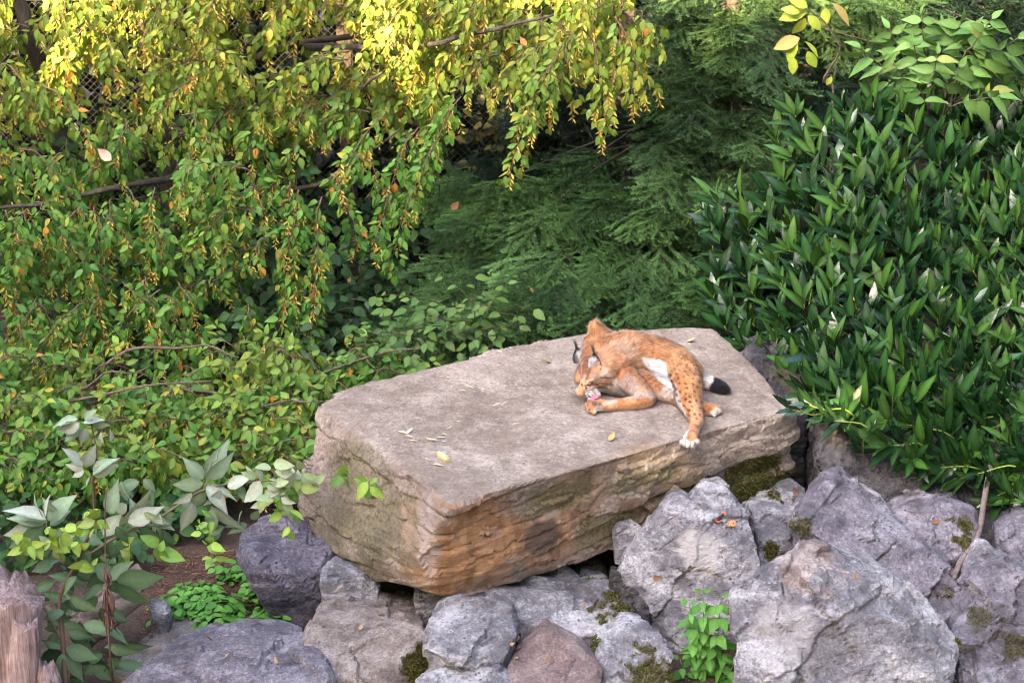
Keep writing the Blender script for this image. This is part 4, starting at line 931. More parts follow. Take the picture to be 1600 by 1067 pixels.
    for k in range(60):                                        # greener shaded shoots lower in the curtain
        px = rng.uniform(-40, 420); py = rng.uniform(240, 480); l = rng.uniform(60, 130); y0 = rng.uniform(1.5, 2.9)
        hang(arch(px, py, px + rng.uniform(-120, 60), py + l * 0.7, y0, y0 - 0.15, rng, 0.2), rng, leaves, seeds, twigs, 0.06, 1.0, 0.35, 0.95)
    # the crown above the picture, in looser tufts
    for k in range(420):
        th = rng.uniform(0, 2 * math.pi); rr = 3.6 * math.sqrt(rng.random()); z = rng.uniform(2.5, 7.5); sh = math.sqrt(max(0.05, 1 - ((z - 4.2) / 3.6) ** 2))
        p = np.array([base[0] + 0.8 + rr * sh * math.cos(th), base[1] + 1.2 + rr * sh * 0.9 * math.sin(th), z])
        if p[1] < 3.0: continue
        if project(p)[1] > -60: continue
        for j in range(14):
            q = p + rng.normal(0, 0.16, 3); leaves.add(q, nrm(rng.normal(0, 1, 3) + DOWN), rng.normal(0, 1, 3), rng.uniform(0.16, 0.24), jit((0.16, 0.2, 0.04), rng))
    leaves.write(root, base, 'leaf', 'leaves', HORN_T, M_HORN, 300, 20)
    seeds.write(root, base, 'seed_cluster', 'seed_clusters', SEED_T, M_SEED, 90, 22)
    m = twigs.mesh('twigs'); rebase(m, base); o = obj('twigs', m, M_STEM, root); o['kind'] = 'stuff'
build_hornbeam()

def build_low_hornbeam():
    rng = np.random.default_rng(31); base = np.array([*PY(90, 640, 1.1)[:2], -0.1])
    root = thing('hornbeam_bush', 'low spreading hornbeam bush with yellowing leaves beside the silvery elder', 'bush', base)
    leaves, seeds, twigs = Pieces(), Pieces(), Bag()
    boughs = [[(20, 650, 1.1), (90, 622, 0.8), (160, 590, 0.7), (230, 575, 0.6)], [(-40, 660, 0.9), (40, 640, 0.6), (140, 625, 0.4), (240, 605, 0.2), (330, 600, 0.1)],
              [(60, 640, 1.1), (250, 610, 0.8), (380, 618, 0.6), (480, 590, 0.5), (600, 555, 0.4), (660, 545, 0.35)], [(100, 680, 0.8), (260, 650, 0.3), (400, 640, 0.1), (500, 620, 0.05)], [(100, 700, 0.7), (280, 690, 0.1), (400, 690, -0.2), (480, 680, -0.35)],
              [(60, 660, 0.9), (180, 560, 0.9), (300, 545, 0.8), (380, 560, 0.6)]]
    for k, bpt in enumerate(boughs):
        p = pix_path(bpt, 16, 0.03, k); m = fast_mesh('branch', tube(p, np.linspace(0.016, 0.005, 16), 6)[0] - base, *tube(p, np.linspace(0.016, 0.005, 16), 6)[1:]); obj('branch', m, M_TWIG, root)
    def patch(n, x0, x1, y0, y1, d0, d1, yel):
        for k in range(n):
            px, py = rng.uniform(x0, x1), rng.uniform(y0, y1); y = np.interp(py, [y0, y1], [d0, d1]) + rng.uniform(-0.15, 0.25)
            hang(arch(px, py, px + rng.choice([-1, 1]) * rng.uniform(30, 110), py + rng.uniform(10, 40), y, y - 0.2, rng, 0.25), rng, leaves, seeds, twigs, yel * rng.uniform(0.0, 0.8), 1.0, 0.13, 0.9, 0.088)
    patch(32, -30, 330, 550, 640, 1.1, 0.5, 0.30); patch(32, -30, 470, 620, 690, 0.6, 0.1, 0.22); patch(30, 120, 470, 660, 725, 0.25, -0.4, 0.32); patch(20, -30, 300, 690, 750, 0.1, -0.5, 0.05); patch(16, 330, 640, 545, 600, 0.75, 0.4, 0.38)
    patch(14, 370, 490, 590, 690, 0.4, -0.1, 0.35); patch(12, -20, 150, 680, 740, 0.2, -0.2, 0.08); patch(10, 330, 480, 700, 745, -0.2, -0.5, 0.15)
    leaves.write(root, base, 'leaf', 'leaves', HORN_T, M_HORN, 220, 18); seeds.write(root, base, 'seed_cluster', 'seed_clusters', SEED_T, M_SEED, 60, 22)
    m = twigs.mesh('twigs'); rebase(m, base); o = obj('twigs', m, M_STEM, root); o['kind'] = 'stuff'
build_low_hornbeam()

# ------------------------------------------------------------------ dark broadleaved saplings in the shade behind the slab
def build_sapling(label, name, px, py, y, blobs, n, col, Ls, seed, wr=0.75):
    rng = np.random.default_rng(seed); b0 = PY(px, py, y); base = np.array([b0[0], y, float(ground_z(np.array([b0[0]]), np.array([y]))[0])])
    root = thing(name, label, 'shrub', base, None); leaves, twigs = Pieces(), Bag()
    for bx, by, bw, bh, d0, d1 in blobs:
        for k in range(n // len(blobs)):
            qx, qy = bx + rng.normal(0, bw), by + rng.normal(0, bh); d = rng.uniform(d0, d1); p = PY(qx, qy, d)
            ax = nrm(rng.normal(0, 1, 3) * np.array([1, 0.7, 0.3])); m = int(rng.integers(4, 8)); path = [p]
            for j in range(m):
                q = path[-1] + nrm(ax + DOWN * 0.1 * j) * 0.07; path.append(q)
                sv = nrm(np.cross(ax, [0, 0, 1])) * (1 if j % 2 else -1)
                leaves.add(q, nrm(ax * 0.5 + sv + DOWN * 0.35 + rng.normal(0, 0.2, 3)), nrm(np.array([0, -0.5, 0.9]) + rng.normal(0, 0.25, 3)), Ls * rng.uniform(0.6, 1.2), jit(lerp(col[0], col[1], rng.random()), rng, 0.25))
            twigs.add(tube(path, np.linspace(0.004, 0.0015, len(path)), 3), (0.07, 0.05, 0.03))
    for k in range(5):
        bx, by, bw, bh, d0, d1 = blobs[k % len(blobs)]; e = PY(bx + rng.normal(0, bw), by - bh * 0.5, (d0 + d1) / 2); p = wobble(bez([base, lerp(base, e, 0.5) + [0, 0, 0.15], e], 12), 0.04, k)
        V, L, S = tube(p, np.linspace(0.018, 0.005, 12), 6); obj('stem', fast_mesh('stem', V - base, L, S), M_BARK, root)
    leaves.write(root, base, 'leaf', 'leaves', [leaf_tpl(wr, 4, 0.15, 0.2), leaf_tpl(wr * 0.9, 4, 0.25, 0.3)], M_HORN, 90, 18, seed)
    m = twigs.mesh('twigs'); rebase(m, base); o = obj('twigs', m, M_STEM, root); o['kind'] = 'stuff'
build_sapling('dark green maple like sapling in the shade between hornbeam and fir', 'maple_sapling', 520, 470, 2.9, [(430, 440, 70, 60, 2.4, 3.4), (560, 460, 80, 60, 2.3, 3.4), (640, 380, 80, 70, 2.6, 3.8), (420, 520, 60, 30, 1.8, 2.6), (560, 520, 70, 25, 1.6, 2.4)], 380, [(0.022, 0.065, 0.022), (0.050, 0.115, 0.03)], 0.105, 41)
build_sapling('bright leaved young bush touching the far edge of the slab', 'young_bush', 660, 560, 0.75, [(700, 520, 45, 22, 0.6, 1.2), (610, 545, 45, 24, 0.4, 0.9), (760, 510, 25, 22, 0.7, 1.2)], 80, [(0.055, 0.13, 0.03), (0.13, 0.22, 0.05)], 0.10, 42, 0.6)
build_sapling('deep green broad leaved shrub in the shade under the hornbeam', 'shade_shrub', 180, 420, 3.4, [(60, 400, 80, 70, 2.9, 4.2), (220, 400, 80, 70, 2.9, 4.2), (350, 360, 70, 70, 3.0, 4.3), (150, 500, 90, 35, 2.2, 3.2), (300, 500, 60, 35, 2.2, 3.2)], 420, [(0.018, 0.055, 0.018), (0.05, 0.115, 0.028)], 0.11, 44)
build_sapling('yellowish green thicket behind the fir near the fence post', 'thicket', 850, 260, 5.6, [(840, 240, 70, 45, 5.0, 6.0), (930, 210, 60, 40, 5.0, 6.0), (760, 300, 60, 40, 4.6, 5.6), (700, 210, 60, 50, 4.8, 5.8)], 210, [(0.05, 0.08, 0.025), (0.20, 0.17, 0.05)], 0.11, 43)

# ------------------------------------------------------------------ firs
def fir_tpl(seed, L=1.0):
    """a flat fir spray of length 1 along +Y: axis, side twigs in pairs, needles in two ranks"""
    rng = np.random.default_rng(seed); V, Lp, S, MU = [], [], [], []; n0 = 0
    def add(v, l, s, mu=0.6):
        nonlocal n0
        V.append(v); MU.append(np.broadcast_to(mu, (len(v),))); Lp.append(np.asarray(l) + n0); S.append(np.asarray(s)); n0 += len(v)
    def twig(a, d, l, nz, w):
        nonlocal n0
        k = max(4, int(l / 0.018)); sv = nrm(np.cross(d, nz)); tb = rng.uniform(0.75, 1.3)
        v, lo, s = tube([a, a + d * l], [w, w * 0.4], 3, False); add(v, lo, s)
        for j in range(k):
            t = (j + 0.5) / k; p = a + d * l * t
            for sg in (-1, 1, 0):
                nd = nrm(sv * sg * 0.9 + d * 0.65 + nz * (0.25 if sg else 0.8) + rng.normal(0, 0.12, 3)); ln = 0.050 * rng.uniform(0.75, 1.15) * (1 - 0.35 * t)
                ws = nrm(np.cross(nd, nz + rng.normal(0, 0.2, 3))) * 0.0062
                b = (0.45 + 0.75 * t) * rng.uniform(0.7, 1.3) * tb; add(np.array([p - ws, p + ws, p + nd * ln]), [0, 1, 2], [3], np.array([b * 0.7, b * 0.7, b * 1.3]))
    nz = np.array([0, 0, 1.0]); m = 6
    twig(np.zeros(3), np.array([0, 1.0, 0]), 1.0, nz, 0.007)
    for i in range(m):
        t = 0.08 + 0.8 * i / m
        for sg in (-1, 1):
            a = np.array([0, t + rng.uniform(-0.03, 0.03), -0.08 * t * t]); l = (0.48 * (1 - t) ** 0.8 + 0.06) * rng.uniform(0.75, 1.15)
            d = nrm([sg * 0.8, 0.7 + rng.uniform(-0.12, 0.12), rng.uniform(-0.35, 0.08)]); twig(a, d, l, nz, 0.005)
            if l > 0.25:
                for q in (0.55,): twig(a + d * l * q, nrm([sg * 0.35, 1, -0.1]), l * 0.38, nz, 0.004)
    return np.vstack(V), np.concatenate(Lp), np.concatenate(S), np.concatenate(MU)
FIR_T = [fir_tpl(1), fir_tpl(2), fir_tpl(3)]
def build_fir(label, tx, ty, tyd, regions, n, seed, tint, top=5.0, group=None):
    rng = np.random.default_rng(seed); b = PY(tx, ty, tyd); base = np.array([b[0], tyd, float(ground_z(np.array([b[0]]), np.array([tyd]))[0])])
    root = thing('fir_tree', label, 'tree', base, group); sp = Pieces()
    p = wobble(bez([base, base + [0.05, 0, top * 0.5], base + [0, 0, top]], 14), 0.03, seed); V, L, S = tube(p, np.linspace(0.11, 0.02, 14), 8)
    obj('trunk', fast_mesh('trunk', V - base, L, S), M_BARK, root)
    for x0, x1, y0, y1, d0, d1, share in regions:
        for k in range(int(n * share)):
            px, py = rng.uniform(x0, x1), rng.uniform(y0, y1); d = np.interp(py, [y0, y1], [d0, d1]) + rng.normal(0, 0.18); q = PY(px, py, d)
            out = nrm((q - base) * np.array([1, 1, 0])) ; dr = nrm(out * 0.75 + np.array([-0.30, -0.45, 0]) + np.array([0, 0, rng.uniform(-0.35, 0.25)]) + rng.normal(0, 0.22, 3))
            c = jit(lerp(tint[0], tint[1], rng.random()), rng, 0.2)
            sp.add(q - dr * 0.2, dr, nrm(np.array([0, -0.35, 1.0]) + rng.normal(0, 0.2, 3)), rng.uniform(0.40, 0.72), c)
            if k % 16 == 0:
                st = base + np.array([0, 0, max(0.3, q[2] - base[2] + 0.15)]); pp = wobble(bez([st, lerp(st, q, 0.5) + [0, 0, 0.05], q], 10), 0.02, k); V, L, S = tube(pp, np.linspace(0.012, 0.003, 10), 5)
                obj('branch', fast_mesh('branch', V - base, L, S), M_BARK, root)
    sp.write(root, base, 'needle_spray', 'needle_sprays', FIR_T, M_NEEDLE, 300, 10, seed, False)
FT = [(0.020, 0.058, 0.018), (0.140, 0.270, 0.075)]
build_fir('dark blue green fir with flat sprays reaching over the slab', 1010, 300, 3.4, [(690, 860, 280, 420, 2.9, 2.0, 0.20), (660, 830, 420, 540, 2.0, 1.1, 0.16), (820, 1110, 330, 430, 2.5, 1.8, 0.22), (800, 1110, 420, 520, 1.8, 0.9, 0.30), (880, 1110, 240, 350, 3.0, 2.3, 0.18)], 225, 51, FT, 2.0)
build_fir('tall dark fir rising behind the laurel', 1130, 120, 3.6, [(1040, 1230, -40, 120, 3.6, 3.0, 0.34), (1030, 1230, 120, 300, 3.2, 2.5, 0.40), (1000, 1130, 300, 380, 2.6, 2.2, 0.10), (1230, 1420, -40, 90, 3.9, 3.3, 0.20)], 230, 52, [(0.024, 0.07, 0.03), (0.13, 0.23, 0.07)], 6.0)
build_fir('dark fir standing behind the pale elder', 1450, 40, 4.4, [(1230, 1640, -60, 60, 4.6, 4.0, 0.6), (1230, 1640, 40, 170, 4.0, 3.2, 0.4)], 130, 54, [(0.016, 0.045, 0.028), (0.045, 0.09, 0.045)], 6.0)
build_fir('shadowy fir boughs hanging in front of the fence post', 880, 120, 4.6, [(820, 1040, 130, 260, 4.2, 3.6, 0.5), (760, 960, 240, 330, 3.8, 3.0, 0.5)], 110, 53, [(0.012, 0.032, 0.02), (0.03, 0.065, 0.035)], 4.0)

# ------------------------------------------------------------------ laurel
def build_laurel():
    rng = np.random.default_rng(61); base = PY(1560, 770, -0.4); base[2] = float(ground_z(base[:1], base[1:2])[0])
    root = thing('laurel_bush', 'large glossy dark green cherry laurel overhanging the rocks', 'bush', base); leaves, stems = Pieces(), Bag()
    poly = [(1205, 205), (1235, 175), (1290, 185), (1330, 150), (1400, 160), (1470, 135), (1530, 150), (1640, 130), (1660, 800), (1590, 815), (1545, 785), (1490, 745), (1440, 730), (1390, 715), (1340, 690), (1290, 640), (1225, 600), (1150, 535), (1105, 485), (1130, 400), (1088, 320), (1110, 290), (1180, 330), (1230, 270)]
    def depth(px, py): return -1.25 + (770 - py) / 620 * 3.0 + 0.25 * math.sin(px * 0.013) + (0.35 if px < 1250 else 0) * (1 - abs(px - 1170) / 200)
    pts = []; tries = 0
    while len(pts) < 340 and tries < 20000:
        tries += 1; px, py = rng.uniform(1085, 1650), rng.uniform(130, 800)
        if not in_poly(np.array([px]), np.array([py]), poly)[0]: continue
        if all(math.hypot(px - a, py - b) > 29 for a, b in pts): pts.append((px, py))
    def shoot(tip, d, l, m, Ls, young):
        a = tip - d * l; path = wobble(bez([a - d * 0.1 + DOWN * 0.05, a, a + d * l * 0.5 + rng.normal(0, 0.012, 3), tip], 7), 0.006, int(rng.integers(999)))
        stems.add(tube(path, np.linspace(0.006, 0.0032, 7), 4), jit((0.26, 0.32, 0.05), rng))
        sv0 = nrm(np.cross(d, TOCAM)); uv = nrm(np.cross(sv0, d)); ph = rng.uniform(0, 6.28)
        for j in range(m):
            t = j / (m - 1); q = a + d * l * (0.25 + 0.75 * t); an = ph + j * 2.4
            rad = sv0 * math.cos(an) * 1.15 + uv * math.sin(an) * 0.8
            op = 0.80 - 0.45 * t
            ld = nrm(d * (1 - op * 0.45) + rad * op + np.array([0, 0, 0.20])); ln = nrm(d * 0.9 - rad * 0.35 + TOCAM * 0.35 + rng.normal(0, 0.15, 3))
            c = lerp((0.005, 0.022, 0.007), (0.024, 0.072, 0.016), rng.random());
            if young and t > 0.7: c = lerp(c, (0.07, 0.16, 0.022), 0.45)
            leaves.add(q, ld, ln, Ls * rng.uniform(0.6, 1.2) * (0.75 + 0.35 * math.sin(t * 2.6)), jit(c, rng, 0.2))
    for px, py in pts:
        y = depth(px, py); tip = PY(px, py, y); low = sstep(520, 720, np.array([py]))[0]
        d = nrm(np.array([-0.40 + rng.normal(0, 0.22), -0.30 + rng.normal(0, 0.15), 0.9 - 0.75 * low + rng.normal(0, 0.15)]))
        shoot(tip, d, rng.uniform(0.22, 0.36), int(rng.integers(12, 17)), 0.225, rng.random() < 0.5)
    for k in range(60):                                       # inner shoots, deeper in the bush
        px, py = pts[int(rng.integers(len(pts)))]; tip = PY(px + rng.normal(0, 12), py + rng.normal(0, 12), depth(px, py) + rng.uniform(0.3, 0.6))
        shoot(tip, nrm(np.array([-0.3, -0.3, 0.7]) + rng.normal(0, 0.35, 3)), 0.28, 9, 0.16, False)
    for px, py, y in ((1262, 632, -1.15), (1290, 655, -1.2), (1240, 640, -1.1)):                                     # the twig that reaches over the dark rock
        tip = PY(px, py, y); shoot(tip, nrm([-0.8, -0.35, 0.25]), 0.26, 9, 0.16, False)
    leaves.write(root, base, 'leaf', 'leaves', [leaf_tpl(0.25, 6, 0.30, 0.10, 0.5, 1, 0, 1.7, 0.85), leaf_tpl(0.28, 6, 0.22, 0.25, 0.5, 1, 0, 1.6, 0.85), leaf_tpl(0.23, 6, 0.40, 0.05, 0.5, 1, 0, 1.7, 0.85)], M_LAUREL, 300, 26)
    m = stems.mesh('shoots'); rebase(m, base); o = obj('shoots', m, M_STEM, root); o['kind'] = 'stuff'
    def stem(pts, r0, r1, mat, seed):
        p = wobble(bez([PY(*q) for q in pts], 16), 0.012, seed); V, L, S = tube(p, np.linspace(r0, r1, 16), 8); V = V + (fbm(V * 30, 2, seed) * 0.006)[:, None]
        obj('stem', fast_mesh('stem', V - base, L, S), mat, root)
    stem([(1492, 905, -1.95), (1508, 868, -1.75), (1530, 830, -1.5), (1538, 790, -1.25), (1548, 740, -0.9), (1560, 690, -0.6)], 0.015, 0.020, bark_mat('laurel_bark', (0.14, 0.095, 0.08), (0.32, 0.235, 0.205), 1.5), 3)
    for k, (px, py) in enumerate(((1300, 420), (1400, 330), (1480, 450), (1350, 560), (1560, 380), (1220, 420))):
        e = PY(px, py, depth(px, py) + 0.35); p = wobble(bez([base + [0, 0.3, 0], lerp(base, e, 0.5) + [0, 0.2, 0.1], e], 14), 0.03, k); V, L, S = tube(p, np.linspace(0.03, 0.008, 14), 7); obj('stem', fast_mesh('stem', V - base, L, S), M_BARK, root)
build_laurel()
# ------------------------------------------------------------------ fence, undergrowth and unseen trees added to block the sun and low sky
def build_fence():
    y0 = 4.8; xs = [PY(px, 300, y0)[0] for px in (-250, 325, 545, 975, 1250)]; g = -0.85
    base = np.array([xs[2], y0, g]); root = thing('chain_link_fence', 'grey chain link fence with brown wooden posts behind the hornbeam', 'fence', base)
    mp = bark_mat('post_wood', (0.035, 0.022, 0.016), (0.10, 0.065, 0.042), 1.2)
    for k, x in enumerate(xs):
        bm = bmesh.new(); bmesh.ops.create_cube(bm, size=1); bmesh.ops.scale(bm, vec=(0.13, 0.12, 3.3), verts=bm.verts); bmesh.ops.bevel(bm, geom=bm.edges[:], offset=0.012, segments=2, affect='EDGES')
        bmesh.ops.translate(bm, vec=(x - base[0], 0.09, 1.55), verts=bm.verts); m = bpy.data.meshes.new('post'); bm.to_mesh(m); bm.free(); obj('post', m, mp, root)
    for z in (0.06, 1.05, 2.95):
        b = Bag(); b.add(tube([(xs[0] - base[0], 0, z), (xs[-1] - base[0], 0, z)], [0.004, 0.004], 5)); obj('tension_wire', b.mesh('tension_wire'), MATS.get('galvanised_wire') or wire_mat(), root)
    V, L, S = [], [], []; p = 0.062; n0 = 0
    zz = np.arange(0.05, 2.95, p / 2)
    for x in np.arange(xs[0], xs[-1], p):
        zig = np.array([(x - base[0] + (p / 2 if k % 2 else 0) + (0.0), (0.002 if k % 2 else -0.002), z) for k, z in enumerate(zz)])
        zag = zig.copy(); v, l, s = tube(zig, 0.0019, 3, False); V.append(v); L.append(np.array(l) + n0); S.append(s); n0 += len(v)
    for x in np.arange(xs[0], xs[-1], p):
        zig = np.array([(x - base[0] + (p / 2 if k % 2 == 0 else p) - p / 2 * 0, (0.002 if k % 2 == 0 else -0.002), z) for k, z in enumerate(zz)])
        zig[:, 0] = x - base[0] + p / 2 + np.where(np.arange(len(zz)) % 2 == 0, p / 2, 0.0)
        v, l, s = tube(zig, 0.0019, 3, False); V.append(v); L.append(np.array(l) + n0); S.append(s); n0 += len(v)
    m = fast_mesh('wire_mesh', np.vstack(V), np.concatenate(L), np.concatenate(S)); o = obj('wire_mesh', m, MATS['galvanised_wire'], root); o['kind'] = 'stuff'
def wire_mat():
    m, nt, out = nodes_of('galvanised_wire'); b = N(nt, 'ShaderNodeBsdfPrincipled'); b.inputs['Base Color'].default_value = (0.30, 0.31, 0.33, 1); b.inputs['Metallic'].default_value = 0.5; b.inputs['Roughness'].default_value = 0.5
    g = N(nt, 'ShaderNodeNewGeometry'); nt.links.new(mix(nt, noise(nt, g.outputs['Position'], 8), (0.09, 0.09, 0.095), (0.20, 0.20, 0.21)), b.inputs['Base Color']); nt.links.new(b.outputs[0], out.inputs[0]); return m
build_fence()
def build_undergrowth():
    rng = np.random.default_rng(71); pc = Pieces()
    for k in range(26000):
        y = 5.1 + 6 * rng.random() ** 2; x = rng.uniform(-8, 7); z = -1.1 + 4.2 * rng.random() ** 1.2; z += 0.3 * math.sin(x * 2.1 + y)
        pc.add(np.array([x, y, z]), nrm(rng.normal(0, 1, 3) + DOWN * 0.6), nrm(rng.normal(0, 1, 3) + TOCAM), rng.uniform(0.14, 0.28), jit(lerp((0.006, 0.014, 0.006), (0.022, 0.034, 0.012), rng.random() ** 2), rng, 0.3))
    root = thing('undergrowth', 'dark undergrowth beyond the chain link fence', 'undergrowth', (0, 8, -1.1)); root['kind'] = 'stuff'
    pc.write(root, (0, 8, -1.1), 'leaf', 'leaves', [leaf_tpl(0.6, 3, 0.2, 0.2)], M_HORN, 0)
build_undergrowth()
def build_shade_trees():  # unseen tree row, crown heights set to shape the shade edge
    rng = np.random.default_rng(81); d = np.array([0.6, 0.8]); e = np.array([0.8, -0.6]); tpl = leaf_tpl(0.7, 2, 0.2, 0.1)
    for (s, H, w), lab in zip(((-11.5, 15.2, 2.3), (-8.0, 15.4, 2.4), (-5.0, 15.9, 1.9), (-2.6, 17.0, 1.5), (-0.5, 18.2, 1.2), (2.6, 21.0, 2.3), (6.0, 21.5, 2.4), (9.5, 21.0, 2.4)), ['unseen leafy tree %s of the row added to shade the rocks' % q for q in ('at the low end', 'next to the low end', 'third from the low end', 'fourth from the low end', 'at the step up', 'next to the step up', 'next to the high end', 'at the high end')]):
        c = e * s - d * 20.0; base = np.array([c[0], c[1], 0.0])
        root = thing('shade_tree', lab, 'tree', base, 'unseen trees added to block the sun')
        p = wobble(bez([base, base + [0, 0, H * 0.5], base + [0.1, 0, H * 0.92]], 12), 0.08, int(s * 10) % 97); V, L, S = tube(p, np.linspace(0.28, 0.05, 12), 8); obj('trunk', fast_mesh('trunk', V - base, L, S), M_BARK, root)
        n = 5200; q = []
        while len(q) < n:
            u = rng.uniform(-1, 1, (n, 3)); u = u[(np.abs(u[:, 0]) ** 4 + np.abs(u[:, 1]) ** 4 + np.abs(u[:, 2]) ** 6) < 1]; q += list(u)
        u = np.array(q[:n]); zc, zh = (H + 2.0) / 2, (H - 2.0) / 2
        P = np.stack([e[0] * u[:, 0] * w + d[0] * u[:, 1] * 1.6, e[1] * u[:, 0] * w + d[1] * u[:, 1] * 1.6, zc + u[:, 2] * zh + 0.5 * np.sin(u[:, 0] * 5 + s) * (u[:, 2] > 0.8)], -1)
        R = frames(rng.normal(0, 1, (n, 3)), rng.normal(0, 1, (n, 3)) - np.array([*d, 0]) * 0.8); col = np.tile((0.05, 0.09, 0.025), (n, 1)) * rng.uniform(0.6, 1.4, (n, 1))
        m = merge_tpl(tpl, P, R, rng.uniform(0.45, 0.75, n), col, 'crown'); o = obj('crown', m, M_HORN, root)
build_shade_trees()
def build_ring_trees():  # unseen ring of trees added to cut low sky light
    rng = np.random.default_rng(83); tpl = leaf_tpl(0.7, 2, 0.2, 0.1); mesh = None
    spots = ((-11, 7, 15, 'by the far end of the fence'), (-6.5, 17, 16, 'deep in the wood beyond the fence'), (1.5, 19, 17, 'in the middle of the wood beyond the fence'), (8.5, 14.5, 16, 'behind the dark fir'), (10.5, 6.5, 16, 'beyond the laurel'), (10, -1.5, 15, 'beyond the boulders'), (10.5, -9, 15, 'on the bank past the boulders'), (-13.5, 0.5, 15, 'on the bank past the stump'), (12.5, -15, 18, 'by the path past the bank'), (8, -21, 19, 'beside the path behind the viewing place'), (2, -24, 19, 'farthest back along the path'))
    n = 4200; u = rng.normal(0, 1, (n * 2, 3)); u /= np.linalg.norm(u, axis=1, keepdims=True); u *= rng.random((n * 2, 1)) ** 0.4; u = u[:n]
    P = np.stack([u[:, 0] * 3.6, u[:, 1] * 3.6, 8.0 + u[:, 2] * 7.0], -1); R = frames(rng.normal(0, 1, (n, 3)), rng.normal(0, 1, (n, 3))); col = np.tile((0.045, 0.085, 0.022), (n, 1)) * rng.uniform(0.6, 1.4, (n, 1))
    mesh = merge_tpl(tpl, P, R, rng.uniform(0.5, 0.85, n), col, 'crown'); mesh.materials.append(M_HORN)
    p = wobble(bez([(0, 0, -1.3), (0.1, 0, 6), (0, 0, 13)], 12), 0.08, 5); V, L, S = tube(p, np.linspace(0.3, 0.05, 12), 8); tm = fast_mesh('trunk', V, L, S); tm.materials.append(M_BARK)
    for x, y, H, where in spots:
        root = thing('sky_blocker_tree', 'unseen woodland tree added to block low sky light, standing ' + where, 'tree', (x, y, 0.0), 'unseen trees added to block low sky light'); root.scale = (1, 1, H / 15); root.rotation_euler = (0, 0, rng.uniform(0, 6))
        for nm, m in (('crown', mesh), ('trunk', tm)):
            o = bpy.data.objects.new(nm, m); C.objects.link(o); o.parent = root
build_ring_trees()
def build_ground_cover():
    rng = np.random.default_rng(87); pc = Pieces()
    for k in range(900):
        px, py = rng.uniform(-20, 350), rng.uniform(745, 900)
        if py > 850 and px > 230: continue
        p = PZ(px, py, 0.0); pc.add(p + np.array([0, 0, rng.uniform(0.02, 0.22)]), nrm(rng.normal(0, 1, 3) + DOWN * 0.3), nrm(np.array([0, -0.4, 0.9]) + rng.normal(0, 0.35, 3)), rng.uniform(0.06, 0.11), jit(lerp((0.02, 0.06, 0.018), (0.065, 0.15, 0.03), rng.random()), rng, 0.25))
    root = thing('ground_cover', 'dark green ground cover under the hornbeam bush behind the elder', 'ground cover', PZ(150, 800, 0.0)); root['kind'] = 'stuff'
    pc.write(root, PZ(150, 800, 0.0), 'leaf', 'leaves', ROUND_T, M_ELDER, 0)

# ------------------------------------------------------------------ silvery elder in front
M_ELDERSTEM = vcol_mat('elder_stem', 0.6, 0.3)
ELD_T = [leaf_tpl(0.47, 8, 0.22, 0.20, 0.40, 1.35, 0.035, 1.3, 0.85), leaf_tpl(0.44, 8, 0.45, 0.32, 0.40, 1.35, 0.035, 1.3, 0.8), leaf_tpl(0.50, 8, 0.12, 0.14, 0.42, 1.3, 0.035, 1.25, 0.88)]
ROUND_T = [leaf_tpl(0.80, 5, 0.15, 0.18, 0.42, 0.75), leaf_tpl(0.75, 5, 0.28, 0.1, 0.42, 0.75)]
build_ground_cover()
def leaf_between(pc, b, t, y, c, rng, tilt=0.5, yj=0.05, sc=1.0):
    p0 = PY(b[0], b[1], y); p1 = PY(t[0], t[1], y + rng.uniform(-yj, yj) - 0.02); d = p1 - p0
    pc.add(p0, d, nrm(TOCAM + rng.normal(0, tilt, 3)), np.linalg.norm(d) * sc, c)
